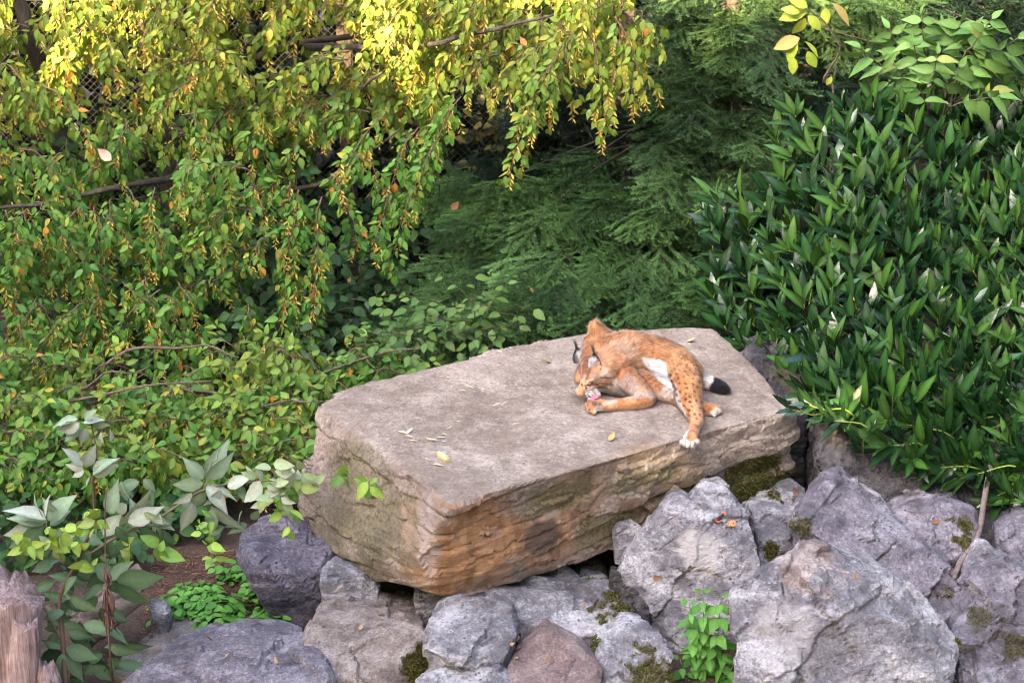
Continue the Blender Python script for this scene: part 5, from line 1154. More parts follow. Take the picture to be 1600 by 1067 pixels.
def build_elder():
    rng = np.random.default_rng(91); base = PY(105, 1080, -2.75); base[2] = 0.0
    root = thing('elder_plant', 'silvery grey green elder with big leaves beside the weathered stump', 'plant', base)
    big, small = Pieces(), Pieces()
    SIL = [(0.22, 0.32, 0.19), (0.54, 0.58, 0.47)]; DK = [(0.065, 0.12, 0.055), (0.16, 0.23, 0.12)]; LIME = [(0.34, 0.52, 0.04), (0.52, 0.62, 0.08)]; GRN = [(0.13, 0.27, 0.07), (0.24, 0.38, 0.14)]; PUR = [(0.16, 0.09, 0.13), (0.28, 0.2, 0.22)]
    def stem(pts, r0, r1, c, name='stem'):
        p = wobble(bez([PY(*q) for q in pts], 22), 0.008, len(pts)); V, L, S = tube(p, np.linspace(r0, r1, 22), 7)
        m = fast_mesh(name, V - base, L, S, True, np.tile(c, (len(V), 1)) * (0.8 + 0.4 * np.random.default_rng(2).random((len(V), 1)))); obj(name, m, M_ELDERSTEM, root)
    stem([(105, 1080, -2.75), (98, 1000, -2.6), (96, 930, -2.5), (118, 878, -2.45), (146, 815, -2.4), (147, 750, -2.38), (150, 700, -2.36), (143, 655, -2.35)], 0.016, 0.004, (0.13, 0.075, 0.05))
    stem([(118, 878, -2.45), (180, 838, -2.38), (250, 806, -2.32), (320, 765, -2.28), (400, 752, -2.26), (470, 748, -2.28), (545, 742, -2.3)], 0.009, 0.003, (0.20, 0.13, 0.09))
    stem([(100, 880, -2.5), (85, 845, -2.46), (72, 815, -2.44), (60, 795, -2.44)], 0.006, 0.003, (0.22, 0.17, 0.10))
    stem([(96, 1000, -2.6), (70, 950, -2.62), (50, 940, -2.6)], 0.006, 0.003, (0.15, 0.10, 0.07)); stem([(430, 752, -2.26), (445, 790, -2.3), (448, 850, -2.32)], 0.004, 0.002, (0.25, 0.14, 0.12)); stem([(318, 770, -2.28), (330, 730, -2.27), (345, 700, -2.27)], 0.005, 0.003, (0.24, 0.25, 0.15))
    spec = [(125, 660, 80, 682, SIL), (122, 655, 73, 660, SIL), (125, 665, 95, 695, SIL), (130, 660, 166, 651, SIL), (132, 655, 150, 638, SIL), (135, 668, 124, 702, SIL), (140, 660, 175, 668, SIL),
            (130, 728, 97, 693, SIL), (130, 728, 151, 697, SIL), (130, 732, 96, 726, SIL), (132, 735, 108, 747, PUR), (145, 740, 178, 707, SIL), (145, 742, 188, 724, SIL), (140, 745, 132, 760, PUR), (160, 692, 154, 674, PUR), (172, 690, 177, 672, PUR),
            (72, 815, 5, 803, SIL), (72, 812, 2, 780, SIL), (70, 810, 40, 770, SIL), (72, 808, 70, 768, SIL), (74, 812, 120, 766, SIL), (70, 822, -4, 842, SIL), (78, 820, 112, 792, SIL), (80, 835, 108, 868, DK), (66, 825, 20, 862, DK), (90, 800, 60, 780, SIL),
            (172, 803, 180, 750, SIL), (185, 822, 252, 764, SIL), (200, 816, 262, 790, SIL), (182, 822, 202, 858, DK), (215, 815, 205, 775, SIL), (240, 805, 275, 835, SIL), (160, 835, 190, 800, SIL),
            (318, 748, 284, 712, SIL), (322, 745, 362, 686, SIL), (322, 747, 374, 711, SIL), (318, 755, 263, 760, SIL), (320, 756, 350, 775, SIL), (322, 760, 366, 806, [(0.5, 0.52, 0.46), (0.56, 0.58, 0.52)]), (324, 758, 380, 776, SIL), (316, 765, 298, 805, SIL), (330, 790, 386, 843, SIL),
            (300, 785, 284, 843, [(0.48, 0.52, 0.46), (0.55, 0.57, 0.5)]), (330, 795, 332, 842, SIL), (300, 770, 268, 795, SIL), (345, 765, 318, 800, SIL), (355, 760, 395, 740, SIL),
            (228, 822, 290, 892, DK), (178, 912, 242, 955, DK), (182, 906, 264, 905, DK), (162, 915, 118, 938, DK), (170, 905, 210, 870, DK), (110, 930, 158, 965, DK), (105, 935, 58, 928, DK), (100, 955, 60, 968, DK), (150, 880, 195, 925, DK),
            (98, 1018, 52, 1036, DK), (98, 1020, 96, 1068, DK), (100, 1020, 142, 1070, DK), (102, 1012, 160, 1032, DK), (95, 1008, 58, 1002, DK), (170, 1005, 222, 1032, DK), (105, 985, 150, 1000, DK), (92, 980, 62, 985, DK), (120, 900, 90, 930, DK), (140, 860, 120, 905, DK), (110, 905, 70, 895, DK), (130, 975, 180, 985, DK)]
    for bx, by, tx, ty, tn in spec:
        y = np.interp(by, [640, 860, 1080], [-2.36, -2.42, -2.68]) + (0.10 if bx > 220 else 0) + rng.uniform(-0.05, 0.05)
        leaf_between(big, (bx, by), (tx, ty), y, jit(lerp(tn[0], tn[1], rng.random()), rng, 0.12), rng, 0.5, 0.05, 0.88)
    for cx, cy, n, r, ln, tn in ((95, 842, 18, 28, 27, LIME), (55, 848, 14, 20, 25, LIME), (140, 818, 14, 18, 24, LIME), (138, 880, 6, 16, 22, LIME), (148, 800, 4, 10, 16, LIME), (408, 745, 12, 26, 30, SIL), (450, 748, 12, 24, 30, SIL), (430, 775, 10, 24, 30, SIL), (470, 742, 6, 16, 28, SIL),
                                 (448, 800, 5, 8, 22, GRN), (448, 830, 5, 7, 20, GRN), (326, 850, 5, 8, 20, GRN), (330, 872, 4, 6, 18, GRN), (490, 752, 4, 10, 24, SIL), (535, 742, 5, 10, 28, GRN), (572, 755, 6, 10, 26, GRN), (556, 748, 2, 6, 20, GRN), (320, 820, 8, 18, 24, GRN), (220, 800, 8, 25, 26, SIL), (240, 860, 4, 14, 40, [(0.12, 0.30, 0.05), (0.2, 0.4, 0.08)]), (200, 860, 6, 20, 30, DK)):
        for k in range(n):
            a = rng.uniform(0, 2 * math.pi); bx, by = cx + rng.normal(0, r * 0.5), cy + rng.normal(0, r * 0.35); l = ln * rng.uniform(0.7, 1.2); y = (-2.54 if tn is LIME else -2.4) + rng.uniform(-0.06, 0.06)
            leaf_between(small, (bx, by), (bx + l * math.cos(a), by + l * (0.75 * math.sin(a) + 0.3)), y, jit(lerp(tn[0], tn[1], rng.random()), rng, 0.12), rng, 0.5)
    for k in range(95):
        bx, by = rng.uniform(20, 200), rng.uniform(830, 1060); 
        if bx < 70 and by > 880: bx += 60
        an = rng.uniform(0, 6.28); l = rng.uniform(26, 48); leaf_between(big, (bx, by), (bx + math.cos(an) * l, by + math.sin(an) * l * 0.5 + 14), np.interp(by, [640, 860, 1080], [-2.3, -2.34, -2.6]) + rng.uniform(0, 0.15), jit(lerp(DK[0], DK[1], rng.random()), rng, 0.2), rng, 0.6)
    for k in range(26):
        bx, by = rng.uniform(180, 400), rng.uniform(745, 830); an = rng.uniform(0, 6.28); l = rng.uniform(25, 48); leaf_between(big, (bx, by), (bx + math.cos(an) * l, by + math.sin(an) * l * 0.6 + 12), -2.24 + rng.uniform(-0.03, 0.08), jit(lerp(SIL[0], DK[1], rng.random()), rng, 0.2), rng, 0.6)
    big.write(root, base, 'leaf', 'leaves', ELD_T, M_ELDER, 300, 2); small.write(root, base, 'leaf', 'leaves', [leaf_tpl(0.6, 5, 0.2, 0.2), leaf_tpl(0.52, 5, 0.3, 0.25)], M_ELDER, 300, 2)
    # dry brown stalk with shrivelled hanging seed heads
    b = Bag(); p = bez([PY(170, 1000, -2.62), PY(166, 900, -2.58), PY(164, 820, -2.54), PY(166, 762, -2.52)], 14); b2 = PY(170, 1000, -2.62); b2[2] = 0.1
    st = thing('dry_stalk', 'thin dry brown stalk with shrivelled hanging leaves in front of the elder', 'stalk', b2)
    b.add(tube(np.vstack([[b2], p]), np.linspace(0.006, 0.003, 15), 5), (0.17, 0.085, 0.06)); m = b.mesh('stem'); rebase(m, b2); obj('stem', m, M_ELDERSTEM, st)
    for cx, cy, n, w, h in ((168, 905, 18, 8, 14), (172, 950, 22, 12, 26), (176, 975, 14, 10, 18)):
        b = Bag()
        for k in range(n):
            q0 = PY(166 + rng.normal(0, 1.5), cy - h + rng.normal(0, 3), -2.58); q1 = PY(cx + rng.normal(0, w * 0.5), cy + rng.uniform(0, h), -2.58 + rng.normal(0, 0.02))
            b.add(tube(bez([q0, lerp(q0, q1, 0.5) + rng.normal(0, 0.012, 3), q1], 6), np.linspace(0.005, 0.0025, 6) * rng.uniform(0.7, 1.7), 4), jit(lerp((0.075, 0.04, 0.032), (0.20, 0.11, 0.08), rng.random()), rng))
        m = b.mesh('seed_head'); rebase(m, b2); obj('seed_head', m, M_ELDERSTEM, st)
build_elder()

# ------------------------------------------------------------------ elder boughs hanging into the top corner
def build_top_boughs():
    rng = np.random.default_rng(95)
    base = PY(1318, 130, 2.0); base[2] = -0.2
    r1 = thing('yellowing_shoot', 'yellow green leafy shoot standing up between fir and laurel', 'plant', base); pc = Pieces()
    p = wobble(bez([base, PY(1300, 160, 2.0), PY(1288, 128, 1.95), PY(1312, 75, 1.9), PY(1280, 30, 1.85), PY(1245, 5, 1.85)], 24), 0.01, 2); V, L, S = tube(p, np.linspace(0.012, 0.004, 24), 6); obj('stem', fast_mesh('stem', V - base, L, S), M_TWIG, r1)
    Y = [(0.30, 0.42, 0.05), (0.50, 0.52, 0.08)]
    for bx, by, tx, ty in ((1262, 12, 1232, -6), (1262, 14, 1218, 30), (1258, 28, 1240, 58), (1262, 25, 1285, 48), (1290, 12, 1290, 40), (1300, 5, 1332, 38), (1250, 60, 1208, 75), (1245, 62, 1228, 98), (1258, 65, 1282, 88), (1262, 80, 1275, 108), (1250, 20, 1222, 12), (1275, 0, 1300, -14), (1240, 90, 1238, 118), (1300, 120, 1290, 135)):
        c = jit(lerp(Y[0], Y[1], rng.random()), rng, 0.12)
        if (tx, ty) in ((1332, 38), (1208, 75)): c = np.array([0.42, 0.30, 0.09])
        leaf_between(pc, (bx, by), (tx, ty), 1.85 + rng.uniform(-0.04, 0.04), c, rng, 0.4)
    pc.write(r1, base, 'leaf', 'leaves', [leaf_tpl(0.55, 6, 0.2, 0.15, 0.48), leaf_tpl(0.5, 6, 0.3, 0.25, 0.48)], M_ELDER, 300, 2)
    base = PY(1420, 170, 1.7); base[2] = -0.1
    r2 = thing('elder_shrub', 'pale green elder with pinnate leaves rising behind the laurel', 'shrub', base); pc = Pieces()
    G = [(0.06, 0.15, 0.035), (0.19, 0.34, 0.09)]
    tips = [(1345, 75), (1390, 45), (1440, 25), (1400, 95), (1450, 70), (1370, 115), (1430, 130), (1480, 45), (1480, 100), (1530, 60), (1510, 130), (1560, 95), (1590, 60), (1550, 30), (1600, 120), (1560, 150), (1395, 160), (1470, 165), (1590, 175), (1430, 165)] + [(float(rng.uniform(1340, 1620)), float(rng.uniform(20, 170))) for q in range(16)]
    for k, (tx, ty) in enumerate(tips):
        y = rng.uniform(1.5, 1.9); o = np.array([tx, ty]) - np.array([1450, 175]); ang = math.atan2(o[1] * 1.4, o[0]); l = rng.uniform(55, 80); bx, by = tx - math.cos(ang) * l, ty - math.sin(ang) * l * 0.7 
        path = bez([base, PY(lerp(1440, bx, 0.6), lerp(260, by, 0.6), y + 0.15), PY(bx, by, y + 0.05), PY(tx, ty, y)], 16); V, L, S = tube(path, np.linspace(0.009, 0.003, 16), 5); obj('branch', fast_mesh('branch', V - base, L, S), M_TWIG, r2)
        cc = lerp(G[0], G[1], rng.random()); 
        if k in (16, 19): cc = np.array([0.48, 0.36, 0.09])
        for q in (0.25, 0.55, 0.85):
            for sg in (-1, 1):
                mx, my = lerp(bx, tx, q), lerp(by, ty, q); an = ang + sg * 1.0
                leaf_between(pc, (mx, my), (mx + math.cos(an) * 40 + rng.normal(0, 5), my + math.sin(an) * 26 + 12 + rng.normal(0, 5)), y - 0.02, jit(lerp(cc, G[0], rng.random() * 0.5), rng, 0.2), rng, 0.65)
        leaf_between(pc, (tx, ty), (tx + math.cos(ang) * 38, ty + math.sin(ang) * 28 + 8), y - 0.02, jit(lerp(cc, G[0], rng.random() * 0.5), rng, 0.2), rng, 0.65)
    pc.write(r2, base, 'leaf', 'leaves', [leaf_tpl(0.48, 7, 0.25, 0.3, 0.40, 1.35), leaf_tpl(0.42, 7, 0.42, 0.4, 0.40, 1.35)], M_ELDER, 300, 2)
build_top_boughs()

# ------------------------------------------------------------------ nettle, weeds, litter
def build_nettle():
    rng = np.random.default_rng(97); base = PY(1105, 1075, -2.5); base[2] = 0.12
    root = thing('nettle_plant', 'bright green nettle growing between the two-peaked and the huge pale boulder', 'plant', base); pc = Pieces()
    for sx, sy, ex, ey in ((1105, 1075, 1100, 925), (1110, 1075, 1130, 930), (1095, 1075, 1078, 945), (1085, 1080, 1065, 1030), (1120, 1080, 1150, 1035), (1100, 1080, 1085, 985), (1125, 1080, 1132, 980), (1115, 1080, 1108, 1010)):
        y0, y1 = -2.5, -2.52 + rng.uniform(-0.06, 0.04); p = wobble(bez([base + [rng.normal(0, 0.04), 0, 0], PY(lerp(sx, ex, 0.5), lerp(sy, ey, 0.5), y1 + 0.02), PY(ex, ey, y1)], 14), 0.01, int(ex)); V, L, S = tube(p, np.linspace(0.005, 0.0025, 14), 5)
        obj('stem', fast_mesh('stem', V - base, L, S, True, np.tile((0.14, 0.24, 0.06), (len(V), 1))), M_STEM, root)
        n = max(4, int((sy - ey) / 13))
        for k in range(n):
            t = 1 - k / n * 0.85; q = np.array([np.interp(t * 13, np.arange(14), p[:, j]) for j in range(3)]); a0 = k * 1.57 + rng.uniform(-0.3, 0.3); sz = 0.04 + 0.045 * min(1, k / 3 + 0.2)
            for sg in (0, math.pi):
                d = np.array([math.cos(a0 + sg), -0.55 * abs(math.sin(a0 + sg)) + 0.2 * math.sin(a0 + sg), 0.05 - 0.35 * (k > 0) + (0.5 if k == 0 else 0)])
                pc.add(q + nrm(d) * 0.012, d, nrm(np.array([0, -0.35, 0.9]) + rng.normal(0, 0.35, 3)), sz * rng.uniform(0.85, 1.2), jit(lerp((0.05, 0.18, 0.025), (0.15, 0.34, 0.06), rng.random()), rng, 0.2))
    pc.write(root, base, 'leaf', 'leaves', [leaf_tpl(0.66, 6, 0.2, 0.22, 0.34, 1.0, 0.05), leaf_tpl(0.6, 6, 0.3, 0.3, 0.34, 1.0, 0.05)], M_ELDER, 300, 2)
build_nettle()
def build_weeds():
    rng = np.random.default_rng(99); meshes = []
    for v in range(4):
        V, L, S, Cc = [], [], [], []; n0 = 0
        for k in range(11):
            a = k * 2.4 + rng.uniform(-0.3, 0.3); h = rng.uniform(0.03, 0.10); r = rng.uniform(0.01, 0.06); p = np.array([math.cos(a) * r, math.sin(a) * r, h]); t = ROUND_T[k % 2][:3]
            R = frames([[math.cos(a), math.sin(a), -0.1]], [[rng.normal(0, .25), -0.3, 1]])[0]; v_ = (R @ t[0].T).T * rng.uniform(0.04, 0.062) + p
            V.append(v_); L.append(t[1] + n0); S.append(t[2]); Cc.append(np.tile(jit(lerp((0.06, 0.19, 0.025), (0.15, 0.36, 0.06), rng.random()), rng, 0.15), (len(v_), 1))); n0 += len(v_)
            tv, tl, ts = tube([np.array([0, 0, -0.01]), p * 0.6 + [0, 0, 0.01], p], 0.0016, 3, False); V.append(tv); L.append(np.array(tl) + n0); S.append(ts); Cc.append(np.tile((0.1, 0.2, 0.05), (len(tv), 1))); n0 += len(tv)
        m = fast_mesh('weed', np.vstack(V), np.concatenate(L), np.concatenate(S), True, np.vstack(Cc)); m.materials.append(M_ELDER); meshes.append(m)
    lab = {0: ('low bright green round leaved weed on the brown soil patch', 'round leaved weeds on the soil'), 1: ('small green weed close against the dark pointed rock', 'weeds by the pointed rock')}
    spots = []
    for cx, cy, w, h, n, g in ((312, 955, 34, 15, 26, 0), (345, 968, 24, 12, 12, 0), (270, 962, 20, 14, 8, 0), (330, 990, 34, 5, 8, 0), (422, 978, 12, 16, 13, 1), (408, 935, 18, 6, 5, 1), (385, 915, 12, 8, 4, 1), (355, 912, 10, 8, 3, 0)):
        for k in range(n): spots.append((cx + rng.normal(0, w * 0.6), cy + rng.normal(0, h * 0.6), g))
    for px, py, g in spots:
        p = PZ(px, py, 0.03); p[2] = float(ground_z(p[:1], p[1:2])[0]); p = PZ(px, py, p[2]); p[2] = float(ground_z(p[:1], p[1:2])[0])
        o = bpy.data.objects.new('weed', meshes[int(rng.integers(4))]); C.objects.link(o); o.location = p; o.rotation_euler = (0, 0, rng.uniform(0, 6.28)); o.scale = [rng.uniform(0.75, 1.35)] * 3
        tag(o, lab[g][0], 'weed', lab[g][1])
    b = Bag()
    LIT = np.array([PZ(rng.uniform(225, 480), rng.uniform(860, 1010), 0.0) for k in range(2600)]); LIT[:, 2] = ground_z(LIT[:, 0], LIT[:, 1])
    for k in range(2600):
        p = LIT[k].copy(); p[2] += rng.uniform(0.002, 0.02); d = rng.normal(0, 1, 3) * np.array([1, 1, 0.15]); d = nrm(d) * rng.uniform(0.015, 0.07)
        b.add(tube([p, p + d], [0.0022, 0.0014], 3, False), jit(lerp((0.10, 0.05, 0.03), (0.34, 0.17, 0.09), rng.random() ** 2), rng, 0.2))
    o = obj('litter', b.mesh('litter'), M_STEM); tag(o, 'reddish brown dead needles and twigs strewn over the soil', 'litter', None, 'stuff')
build_weeds()
# leaf litter far behind, on the ground under the saplings
def build_far_litter():
    rng = np.random.default_rng(101); pc = Pieces()
    XY = np.stack([rng.uniform(-4, 2.5, 2500), rng.uniform(0.3, 4.8, 2500), np.zeros(2500)], -1); XY[:, 2] = ground_z(XY[:, 0], XY[:, 1]) + 0.012
    for k in range(2500):
        x, y, z = XY[k]
        pc.add(np.array([x, y, z]), nrm(rng.normal(0, 1, 3) * [1, 1, .15]), nrm([rng.normal(0, .3), rng.normal(0, .3), 1]), rng.uniform(0.06, 0.11), jit(lerp((0.12, 0.07, 0.05), (0.36, 0.25, 0.19), rng.random()), rng))
    root = thing('dead_leaves', 'pale brown dead leaves on the ground behind the slab', 'litter', (-0.5, 2, -0.4)); root['kind'] = 'stuff'
    pc.write(root, (-0.5, 2, -0.4), 'leaf', 'leaves', [leaf_tpl(0.55, 3, 0.3, -0.2)], M_SEED, 0)
build_far_litter()

# ------------------------------------------------------------------ dead wood
def build_stump():
    base = PY(8, 1085, -2.75); base[2] = 0.0; rng = np.random.default_rng(103); wood = bark_mat('weathered_wood', (0.22, 0.12, 0.105), (0.66, 0.49, 0.45), 1.4, (1, 1, 0.06), 1.0)
    root = thing('weathered_stump', 'splintered weathered pinkish grey stump beside the elder', 'stump', base)
    def splinter(pts, r, seed, name, flat=1.0):
        p = bez(pts, 26); n, sd = len(p), 40; a = np.linspace(0, 2 * math.pi, sd, endpoint=False); V = []
        jag = 0.03 * vnoise(np.stack([np.cos(a) * 2.2 + seed, np.sin(a) * 2.2, a * 0], -1), seed) + 0.035 * vnoise(np.stack([np.cos(a) * 7 + seed, np.sin(a) * 7, a * 0], -1), seed + 1)
        gro = 0.022 * fbm(np.stack([np.cos(a) * 5, np.sin(a) * 5, a * 0 + seed], -1), 4, seed, 0.75)
        for k in range(n):
            t = k / (n - 1); rr = np.interp(t, np.linspace(0, 1, len(r)), r)
            ring = p[k] + np.stack([np.cos(a) * (rr + gro), np.sin(a) * (rr + gro) * flat, np.zeros(sd)], -1)
            ring[:, 2] += (jag - 0.10 * np.cos(a) * min(1, rr / 0.2)) * t ** 4 + 0.01 * fbm(ring * 12, 3, seed)
            ring += 0.012 * fbm(ring * np.array([14, 14, 2.5]), 3, seed + 2)[:, None]
            V.append(ring)
        V.append(np.tile(p[-1] + [0, 0, -0.06], (1, 1))); V = np.vstack(V); L, S = [], []
        for k in range(n - 1):
            for j in range(sd): L += [k * sd + j, k * sd + (j + 1) % sd, (k + 1) * sd + (j + 1) % sd, (k + 1) * sd + j]; S.append(4)
        for j in range(sd): L += [(n - 1) * sd + j, (n - 1) * sd + (j + 1) % sd, n * sd]; S.append(3)
        obj(name, fast_mesh(name, V - base, L, S), wood, root)
    splinter([PY(-2, 1130, -2.75), PY(2, 1000, -2.75), PY(6, 912, -2.73)], [0.235, 0.215, 0.205], 3, 'trunk', 0.8)
    splinter([PY(34, 1110, -2.90), PY(36, 1020, -2.89), PY(38, 965, -2.88)], [0.10, 0.085, 0.07], 9, 'splinter', 0.7)
    splinter([PY(72, 1120, -2.9), PY(70, 1065, -2.88), PY(66, 1035, -2.86)], [0.10, 0.08, 0.05], 14, 'splinter', 0.8)
build_stump()
def build_log():
    a, b = PY(120, 985, -2.15), PY(222, 898, -1.85); a[2] = max(a[2], 0.05); base = lerp(a, b, 0.5); base[2] = 0.0; wood = bark_mat('rotten_wood', (0.10, 0.065, 0.05), (0.36, 0.26, 0.20), 0.9, (0.25, 0.25, 1), 1.0)
    root = thing('broken_log', 'short broken rotten log lying behind the elder leaves', 'log', base)
    for k, (off, r) in enumerate((((0, 0, 0), 0.075), ((0.05, -0.09, -0.03), 0.055), ((-0.07, 0.05, 0.02), 0.05))):
        p = wobble(bez([a + off, lerp(a, b, 0.5) + off, lerp(a, b, 1.0 - 0.12 * k) + off], 18), 0.012, k); V, L, S = tube(p, np.full(18, r), 16); V = V + 0.02 * fbm(V * np.array([8, 8, 14]), 4, k, 0.7)[:, None]
        obj('plank' if k else 'trunk', fast_mesh('wood', V - base, L, S), wood, root)
build_log()
rock('small grey stone at the end of the broken log', [[(232, 935, -1.9), (250, 928, -1.88), (264, 945, -1.92), (258, 962, -1.98), (235, 962, -1.98)]], 44, M_GREY, voxel=0.012, amp=0.01, chip=0.01, chops=2, depth=0.12)

# ------------------------------------------------------------------ small things lying on the stones
from mathutils.bvhtree import BVHTree
def bvh_of(o):
    me = o.data; V = [o.location + v.co for v in me.vertices]; return BVHTree.FromPolygons(V, [p.vertices[:] for p in me.polygons])
BV = bvh_of(slab)
def drop(px, py, bv):
    h = bv.ray_cast(Vector(CAM), Vector(nrm(ray(px, py)))); return (np.array(h[0]), np.array(h[1])) if h[0] else (None, None)
M_STRAW = leaf_mat('straw', 0.7, 0.05, 0.2)
def build_debris():
    rng = np.random.default_rng(111); tp = [leaf_tpl(0.16, 4, 0.3, -0.10), leaf_tpl(0.26, 3, 0.3, 0.0), leaf_tpl(0.10, 4, 0.2, -0.22)]
    ms = []
    for t in tp:
        V = np.vstack([t[0], t[0] - np.array([0, 0, 0.03])]); n0 = len(t[0]); L = np.concatenate([t[1], t[1][::-1] + n0]); S = np.concatenate([t[2], t[2][::-1]]); m = []
        for c in ((0.62, 0.52, 0.33), (0.50, 0.38, 0.24), (0.70, 0.62, 0.44)):
            k = fast_mesh('wood_shaving', V, L, S, False, np.tile(c, (len(V), 1))); k.materials.append(M_STRAW); m.append(k)
        ms.append(m)
    spots = [(622, 674, 1), (634, 680, 1), (645, 684, .8), (640, 688, 1), (652, 690, .6), (666, 686, 1), (674, 690, .6), (682, 684, 1), (690, 678, .8), (696, 672, 1), (664, 716, .9), (676, 726, .8), (612, 721, .5), (733, 604, .9), (742, 608, 1.1), (728, 612, .7), (756, 609, .6),
             (768, 635, 1), (782, 633, .7), (758, 633, .6), (712, 648, .5), (800, 664, .5), (835, 660, .5), (840, 598, .4), (900, 645, .5), (720, 660, .4), (694, 588, .5), (702, 591, .5), (690, 690, .5), (655, 672, .5), (780, 655, .4), (816, 672, .4)]
    for px, py, s in spots:
        p, n = drop(px, py, BV)
        if p is None: continue
        o = bpy.data.objects.new('wood_shaving', ms[int(rng.integers(3))][int(rng.integers(3))]); C.objects.link(o); d = nrm(np.array([1, rng.normal(0, 0.8), 0]) * rng.choice([-1, 1])); R = frames([d - n * (d @ n)], [n])[0]; q = p + n * 0.006
        s2 = 0.075 * s * rng.uniform(0.7, 1.25); o.matrix_world = Matrix([[*(R[r] * s2), q[r]] for r in range(3)] + [[0, 0, 0, 1]]); tag(o, 'pale straw coloured wood shaving lying on the flat slab', 'shaving', 'wood shavings scattered on the slab')
    # one thick chip of wood
    p, n = drop(692, 717, BV); bm = bmesh.new(); bmesh.ops.create_cube(bm, size=1); bmesh.ops.scale(bm, vec=(0.035, 0.12, 0.02), verts=bm.verts); bmesh.ops.subdivide_edges(bm, edges=bm.edges[:], cuts=3)
    for v in bm.verts: v.co.x *= 1 - 0.55 * max(0, v.co.y / 0.06); v.co += Vector(rng.normal(0, 0.0025, 3))
    m = bpy.data.meshes.new('wood_chip'); bm.to_mesh(m); bm.free(); set_col(m, np.tile((0.60, 0.47, 0.24), (len(m.vertices), 1))); o = obj('wood_chip', m, M_STRAW); o.location = p + n * 0.012; o.rotation_euler = (0, 0, 0.5); tag(o, 'thick yellowish wood chip lying near the rust coloured slab corner', 'chip')
    t = leaf_tpl(0.6, 4, 0.35, -0.3)
    for (px, py, s, c, lab) in ((862, 567, .075, (0.30, 0.27, 0.12), 'dull olive dry leaf lying on the slab behind the lynx head'), (952, 690, .065, (0.55, 0.30, 0.12), 'orange dry leaf lying on the slab below the lynx front paw'), (1073, 535, .06, (0.50, 0.33, 0.18), 'tan dry leaf lying on the slab behind the lynx back'), (1110, 538, .04, (0.42, 0.27, 0.16), 'tiny brown leaf crumb near the far slab corner'), (1145, 577, .035, (0.4, 0.28, 0.18), 'tiny brown leaf crumb above the black tail tip')):
        p, n = drop(px, py, BV)
        if p is None: continue
        o = obj('dry_leaf', fast_mesh('dry_leaf', t[0], t[1], t[2], True, np.tile(c, (len(t[0]), 1))), M_STRAW); R = frames([nrm([rng.normal(0, 1), rng.normal(0, .5), .1])], [n])[0]; q = p + n * 0.006
        o.matrix_world = Matrix([[*(R[r] * s), q[r]] for r in range(3)] + [[0, 0, 0, 1]]); tag(o, lab, 'leaf')
build_debris()
def build_butterfly():
    bv = bvh_of(ROCKS['tall two-peaked grey boulder leaning in front of the slab']); p, n = drop(1125, 812, bv)
    if p is None: p, n = PY(1125, 812, -1.85), -FWD
    root = thing('butterfly', 'red and black butterfly resting on the two-peaked boulder', 'butterfly', p); mat = vcol_mat('butterfly_wing', 0.7, 0.2)
    R = frames([nrm(np.array([-0.6, 0.2, 0.6]) - n * (np.array([-0.6, 0.2, 0.6]) @ n))], [n])[0]
    for sg in (-1, 1):
        for hind in (0, 1):
            V, Cc, L = [], [], []; nr, nc = 8, 6
            for i in range(nr):
                t = i / (nr - 1)
                for j in range(nc):
                    u = j / (nc - 1); ln = 0.058 if not hind else 0.046; a0, a1 = (0.15, 0.95) if not hind else (-0.75, 0.12); a = a0 + (a1 - a0) * u; r = t * ln * (0.8 + 0.3 * math.sin(u * 3)); loc = np.array([sg * math.cos(a) * r, math.sin(a) * r, 0.014 + 0.25 * r])
                    V.append(R @ loc)
                    c = np.array([0.02, 0.015, 0.015])
                    if not hind and 0.42 < t - 0.25 * (u - .5) < 0.68: c = np.array([0.75, 0.09, 0.03])
                    if hind and t > 0.72: c = np.array([0.75, 0.13, 0.04])
                    if not hind and t > 0.8 and j % 3 == 2: c = np.array([0.85, 0.85, 0.85])
                    Cc.append(c)
            for i in range(nr - 1):
                for j in range(nc - 1): L += [i * nc + j, i * nc + j + 1, (i + 1) * nc + j + 1, (i + 1) * nc + j]
            obj('wing', fast_mesh('wing', V, L, np.full(len(L) // 4, 4), True, Cc), mat, root)
    b = Bag(); b.add(tube([R @ np.array([0, y, 0.008]) for y in np.linspace(-0.018, 0.014, 8)], [0.001, 0.002, 0.0024, 0.0022, 0.0026, 0.003, 0.0026, 0.001], 6), (0.03, 0.02, 0.018)); obj('body', b.mesh('body'), mat, root)
    for sg in (-1, 1):
        b = Bag(); b.add(tube([R @ np.array([sg * 0.001, 0.014, 0.009]), R @ np.array([sg * 0.010, 0.03, 0.012])], [0.0005, 0.0004], 3), (0.03, 0.02, 0.02)); obj('antenna', b.mesh('antenna'), mat, root)
    p, n = drop(1144, 820, bv)
    if p is None: p, n = PY(1144, 820, -1.88), -FWD
    t = np.linspace(0, 5.2 * math.pi, 70); r = 0.0045 + 0.0010 * t; b = Bag(); b.add(tube(np.stack([np.cos(t) * r * 0.9, np.sin(t) * r * 0.9, 0.022 - 0.0011 * t], -1), 0.0025 + 0.00055 * t, 9), (0.42, 0.19, 0.06)); m = b.mesh('snail_shell')
    V = get_co(m); k = (np.sin(np.arctan2(V[:, 1], V[:, 0]) * 9) > 0.3)[:, None]; set_col(m, np.where(k, np.array([0.26, 0.11, 0.04]), np.array([0.55, 0.30, 0.12]))); o = obj('snail_shell', m, vcol_mat('shell', 0.35, 0.5)); o.location = p + n * 0.004; o.rotation_euler = (0.5, 0, 0.3); tag(o, 'small brown striped snail shell next to the butterfly', 'snail shell')
build_butterfly()
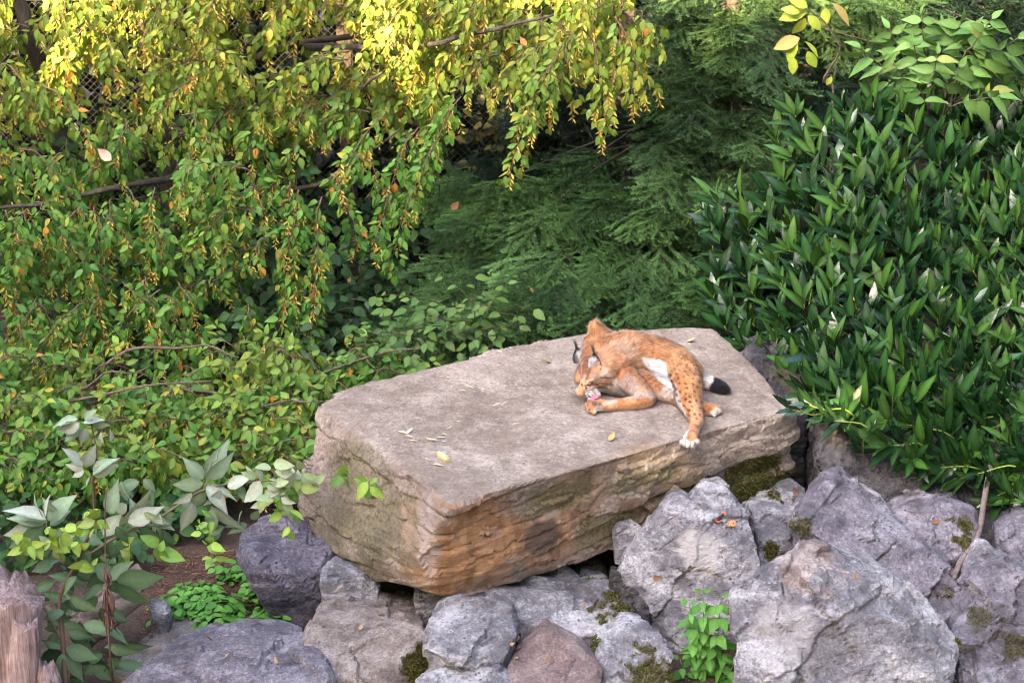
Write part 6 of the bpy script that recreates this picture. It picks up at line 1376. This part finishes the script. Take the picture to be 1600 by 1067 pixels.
def build_caught_leaves():
    rng = np.random.default_rng(121); t = leaf_tpl(0.6, 4, 0.35, -0.3)
    for px, py, y, s, c, lab in ((830, 463, 1.35, .09, (0.62, 0.33, 0.16), 'triangular orange dry leaf caught in the fir above the slab'), (706, 328, 2.2, .09, (0.42, 0.20, 0.10), 'rusty brown dry leaf caught in the fir below the hornbeam'), (1522 - 396, 330, 1.6, .05, (0.6, 0.33, 0.2), 'small orange leaf fragment on the laurel edge beside the fir'), (843, 437, 1.5, .06, (0.5, 0.36, 0.12), 'small yellow dry leaf caught in the fir over the orange one'), (174, 251, 2.0, .13, (0.78, 0.55, 0.42), 'pale pinkish dry leaf hanging in the hornbeam'), (544, 441, 2.0, .05, (0.55, 0.26, 0.12), 'little orange leaf hanging among the dark maple leaves')):
        o = obj('dry_leaf', fast_mesh('dry_leaf', t[0], t[1], t[2], True, np.tile(c, (len(t[0]), 1))), M_STRAW); R = frames([nrm([rng.normal(0, .4), 0.1, 0.8])], [nrm(TOCAM + rng.normal(0, 0.3, 3))])[0]; q = PY(px, py, y)
        o.matrix_world = Matrix([[*(R[r] * s), q[r]] for r in range(3)] + [[0, 0, 0, 1]]); tag(o, lab, 'leaf')
build_caught_leaves()

def build_rock_litter():
    rng = np.random.default_rng(131); V, F = [], []; n0 = 0
    for o in list(ROCKS.values()):
        me = o.data; l = o.location; V += [l + v.co for v in me.vertices]; F += [tuple(i + n0 for i in p.vertices) for p in me.polygons]; n0 += len(me.vertices)
    bv = BVHTree.FromPolygons(V, F); t = leaf_tpl(0.55, 4, 0.5, -0.4, 0.42, 1.2)
    cs = ((0.36, 0.17, 0.07), (0.24, 0.12, 0.06), (0.45, 0.30, 0.16), (0.15, 0.08, 0.05)); ms = []
    for c in cs:
        m = fast_mesh('dry_leaf', t[0], t[1], t[2], True, np.tile(c, (len(t[0]), 1))); m.materials.append(M_STRAW); ms.append(m)
    for px, py in [(806, 1000), (798, 1012), (812, 990), (802, 1024), (795, 1005), (815, 1015), (1238, 765), (1245, 775), (1240, 785), (620, 966), (600, 962), (635, 970), (720, 950), (560, 985), (1000, 962), (1405, 850), (1340, 905), (1470, 815), (1020, 905), (755, 968), (350, 1030), (430, 1040), (290, 1005), (330, 1000), (880, 960), (915, 950), (1180, 860), (860, 1030)]:
        p, n = drop(px + rng.normal(0, 2), py + rng.normal(0, 2), bv)
        if p is None: continue
        o = bpy.data.objects.new('dry_leaf', ms[int(rng.integers(4))]); C.objects.link(o); R = frames([rng.normal(0, 1, 3)], [n + rng.normal(0, .3, 3)])[0]; s = rng.uniform(0.03, 0.06); q = p + n * 0.008
        o.matrix_world = Matrix([[*(R[r] * s), q[r]] for r in range(3)] + [[0, 0, 0, 1]]); tag(o, 'small brown dry leaf lying among the boulders below the slab', 'leaf', 'dry leaves among the boulders')
build_rock_litter()
bpy.context.view_layer.update()
